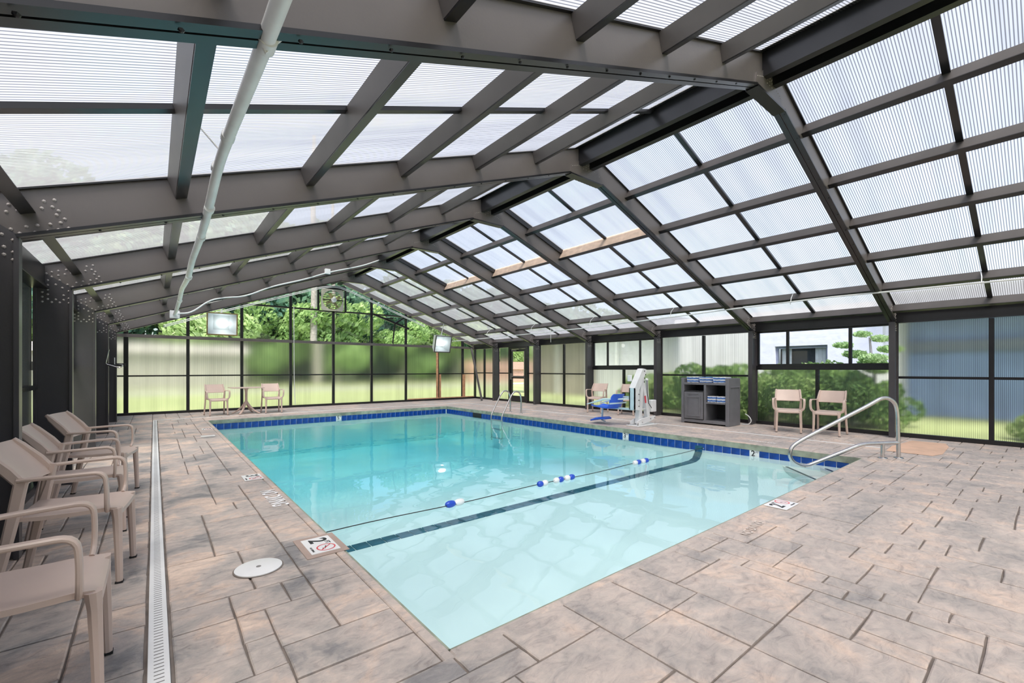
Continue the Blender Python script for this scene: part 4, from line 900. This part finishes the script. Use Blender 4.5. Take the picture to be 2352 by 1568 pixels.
# ------------------------------------------------------------------ outside
g = G()
for (a, b_, c, d_) in ((-90, -1.05, -60, 130), (10.9, 120, -60, 130), (-1.05, 10.9, YG+.06, 130), (-1.05, 10.9, -60, -3.15)): g.box(a, b_, c, d_, -.4, -.08)
struct(g.out('lawn', 'lawn'))
o = G().box(-60, 100, 30, 33.2, -.08, -.06).out('driveway', 'asphalt'); struct(o)
o = tag(G().box(-25, 5, 38, 40, -.07, 2.4).prism([(37.7, 2.35), (40.3, 2.35), (39, 2.95)], -25.3, 5.3, 0).out('long_shed', 'greywall'), 'long low grey building beyond the lawn, blurred through the left gable sheets', 'building')
o = tag(G().box(23.5, 36, 36, 38, 1.25, 2.05).box(23.6, 35.9, 36.2, 37.8, -.07, 1.25).out('brick_wall', 'brick'), 'long low red brick wall beyond the lawn at the far right corner', 'wall')
def leafmesh(name, blobs, n_, size, seed):
    rnd = random.Random(seed); vs = []; fs = []; tot = sum(b_[3]**2 for b_ in blobs)
    for (cx, cy, cz, R_, sz) in blobs:
        for _ in range(int(n_*R_*R_/tot)):
            while 1:
                d_ = V((rnd.uniform(-1, 1), rnd.uniform(-1, 1), rnd.uniform(-1, 1)))
                if .05 < d_.length <= 1: break
            d_ = d_.normalized()*(d_.length**.35); c = V((cx+d_.x*R_, cy+d_.y*R_, cz+d_.z*R_*sz))
            a = V((rnd.gauss(0, 1), rnd.gauss(0, 1), rnd.gauss(0, .6))).normalized(); b_ = a.orthogonal().normalized(); s = size*rnd.uniform(.6, 1.3); cc = a.cross(b_)
            k = len(vs); vs += [tuple(c+b_*s), tuple(c+cc*s*.5), tuple(c-b_*s), tuple(c-cc*s*.5)]; fs.append((k, k+1, k+2, k+3))
    me = bpy.data.meshes.new(name); me.from_pydata(vs, [], fs); return me
def blobs(rnd, H, R_, n_):
    return [(rnd.gauss(0, R_*.55), rnd.gauss(0, R_*.55), H*rnd.uniform(.28, .95), R_*rnd.uniform(.32, .6), .8) for _ in range(n_)]
rnd = random.Random(3)
crowns = [leafmesh('crown', blobs(rnd, 15, 4.6, 26), 11000, .34, 1), leafmesh('crown', blobs(rnd, 12, 4.2, 22), 10000, .30, 2), leafmesh('crown', blobs(rnd, 7, 3.2, 16), 8000, .24, 3)]
mats = ['leaf_dark', 'leaf_dark', 'leaf_light']
for me, mt in zip(crowns, mats): me.materials.append(M[mt])
tk = G().tube([(0, 0, 0), (.1, 0, 4), (0, .1, 9), (.05, 0, 13)], [.32, .26, .18, .06], 8); me_t = tk.out('trunk', 'bark').data; bpy.data.objects.remove([o for o in bpy.data.objects if o.data == me_t][0])
def tree(x, y, kind, s, lab, grp, rz=0):
    t = tag(empty('tree', (x, y, -.08), rz), lab, 'tree', grp); t.scale = (s, s, s)
    c = link('crown', crowns[kind], None, t); k = link('trunk', me_t, None, t)
    if kind == 2: k.scale = (.5, .5, .45)
    elif kind == 1: k.scale = (.9, .9, .8)
DK = 'dense dark green trees of the wood beyond the far lawn'; LG = 'light green young trees at the edge of the wood beyond the far lawn'
xs = [-34, -27, -21, -15, -9.5, -4, 1.5, 7, 12.5, 18, 24, 30, 36, 43, 51, 60, 70]
for i, x in enumerate(xs):
    tree(x+rnd.uniform(-1, 1), 50+rnd.uniform(-1.5, 1.5), i % 2, rnd.uniform(.95, 1.15)*(1 if x < 16 else .72), DK[:-1] if False else 'dense dark green tree of the wood beyond the far lawn', DK, i*1.3)
    tree(x+3, 58+rnd.uniform(-2, 2), 0, rnd.uniform(1.15, 1.3)*(1 if x < 16 else .72), 'dense dark green tree of the wood beyond the far lawn', DK, i*2.1)
for i, x in enumerate([-26, -16.5, -7.0, 2.6, 9.5, 13.6, 20, 27, 38, 52]):
    tree(x, 45+rnd.uniform(-1, 1), 2, rnd.uniform(.8, 1.1), 'light green young tree at the edge of the wood beyond the far lawn', LG, i)
for nm, x, y, r_ in (('tall pale pine trunk rising behind the glazing left of the exhaust fan', 10.9, 41.3, .26), ('slender pale pine trunk rising behind the exhaust fan bay', 12.8, 42, .15)):
    o = G().tube([(0, 0, 0), (.1, 0, 8), (0, 0, 16), (.1, 0, 22)], [r_*1.2, r_, r_*.8, r_*.5], 12).out('pine_trunk', 'bark', None, True); o.location = (x, y, -.08); tag(o, nm, 'tree')
# hotel building to the right
bd_ = tag(empty('stucco_building', (0, 0, 0)), 'white stucco building with a dark window seen through the right side windows', 'building')
FX = 15.2
G().box(FX, FX+.35, 2.9, 4.15, -.1, 3.1).box(FX, FX+.35, 5.55, 9.0, -.1, 3.1).box(FX, FX+.35, 4.15, 5.55, 1.97, 3.1).box(FX, FX+.35, 4.15, 5.55, -.1, .9).out('stucco_front', 'stucco', bd_)
G().box(FX+1.6, FX+2.0, -22, 2.9, -.1, 3.2).out('recessed_front', 'painted_shade_wall', bd_); G().box(FX+.35, FX+2.0, 2.7, 2.9, -.1, 3.1).out('return_wall', 'stucco', bd_)  # recessed stucco front, its blue shade painted into the colour
G().box(FX+1.2, FX+1.5, 9.0, 14.3, -.1, 3.0).out('rear_front', 'stucco', bd_); G().box(FX+1.1, FX+1.5, 14.3, 19, -.1, 3.0).out('side_wing', 'brown_wall', bd_)
for y in (10.2, 12.4, 14.6, 16.8): G().box(FX+.9, FX+1.05, y-.06, y+.06, -.1, 3.2).out('porch_post', 'white', bd_)
G().box(FX-.4, FX+3, -22, 2.9, 3.2, 3.45).box(FX+.2, FX+1.5, 9.0, 22, 3.0, 3.25).out('eave_fascia', 'fascia', bd_)
G().box(FX+1.5, FX+1.62, -22, 2.7, 1.75, 2.05).out('blue_band', 'fascia', bd_)
wf_ = G().box(FX+.10, FX+.16, 4.15, 4.21, .9, 1.97).box(FX+.10, FX+.16, 5.49, 5.55, .9, 1.97).box(FX+.10, FX+.16, 4.21, 5.49, 1.90, 1.97).box(FX+.10, FX+.16, 4.21, 5.49, .9, .96).out('window', 'fascia', bd_)
G().box(FX+.30, FX+.34, 4.21, 5.49, .96, 1.9).out('dark_interior', 'darkroom', wf_)
g = G()
for y0_ in (4.25, 5.15):
    for k in range(6): g.box(FX+.22+.015*(k % 2), FX+.24+.015*(k % 2), y0_+k*.045, y0_+k*.045+.045, .96, 1.9)
g.out('curtain', 'curtain', wf_); sheetpanel(wf_, FX+.13, 4.21, 5.49, .96, 1.90, 'glass', 'pane')
ug = leafmesh('undergrowth', [(rnd.uniform(-45, 75), rnd.uniform(50, 55), rnd.uniform(.4, 3.2), rnd.uniform(1.6, 2.6), .9) for _ in range(130)], 26000, .45, 21)
o = link('undergrowth', ug, M['leaf_dark']); stuff(tag(o, 'dark undergrowth filling the foot of the wood beyond the lawn', 'undergrowth'))
sh = [leafmesh('shrub_crown', [(rnd.gauss(0, .4), rnd.gauss(0, .4), rnd.uniform(.35, 1.0), rnd.uniform(.3, .5), .9) for _ in range(14)], 7000, .05, 8), leafmesh('shrub_crown', [(rnd.gauss(0, .45), rnd.gauss(0, .45), rnd.uniform(.3, .9), rnd.uniform(.3, .45), .9) for _ in range(12)], 6000, .06, 9)]
for me in sh: me.materials.append(M['leaf_shrub'])
SG = 'leafy green shrubs planted between the right wall and the building'
sp = [(13.2, 6.9, 1.12), (13.0, 5.7, 1.2), (13.3, 4.5, 1.15), (13.1, 3.4, 1.1), (12.7, 2.6, .85), (12.4, .25, .42), (12.2, -.6, .6), (13.4, 8.0, 1.0), (13.2, 9.3, .9), (12.6, -1.8, .9), (12.1, 4.0, .9), (12.2, 5.2, .9)]
for i, (x, y, s) in enumerate(sp):
    t = tag(empty('shrub', (x, y, -.08), i*1.1), 'leafy green shrub between the right wall and the stucco building', 'shrub', SG); t.scale = (s, s, s)
    link('foliage', sh[i % 2], None, t); G().tube([(0, 0, 0), (.05, 0, .6)], [.03, .02], 6).out('stem', 'bark', t)
t = tag(empty('small_tree', (13.4, 2.75, -.08)), 'small spreading tree with pale tips against the blue-shaded wall', 'tree')
G().tube([(0, 0, 0), (.05, 0, 1.2), (0, .05, 2.1)], [.06, .04, .02], 8).out('trunk', 'bark', t)
link('foliage', leafmesh('foliage', [(rnd.gauss(0, .28), rnd.gauss(0, .28), 1.35+.12*i, .30*(1-.06*i), .35) for i in range(8)], 2600, .05, 12), M['leaf_light'], t)
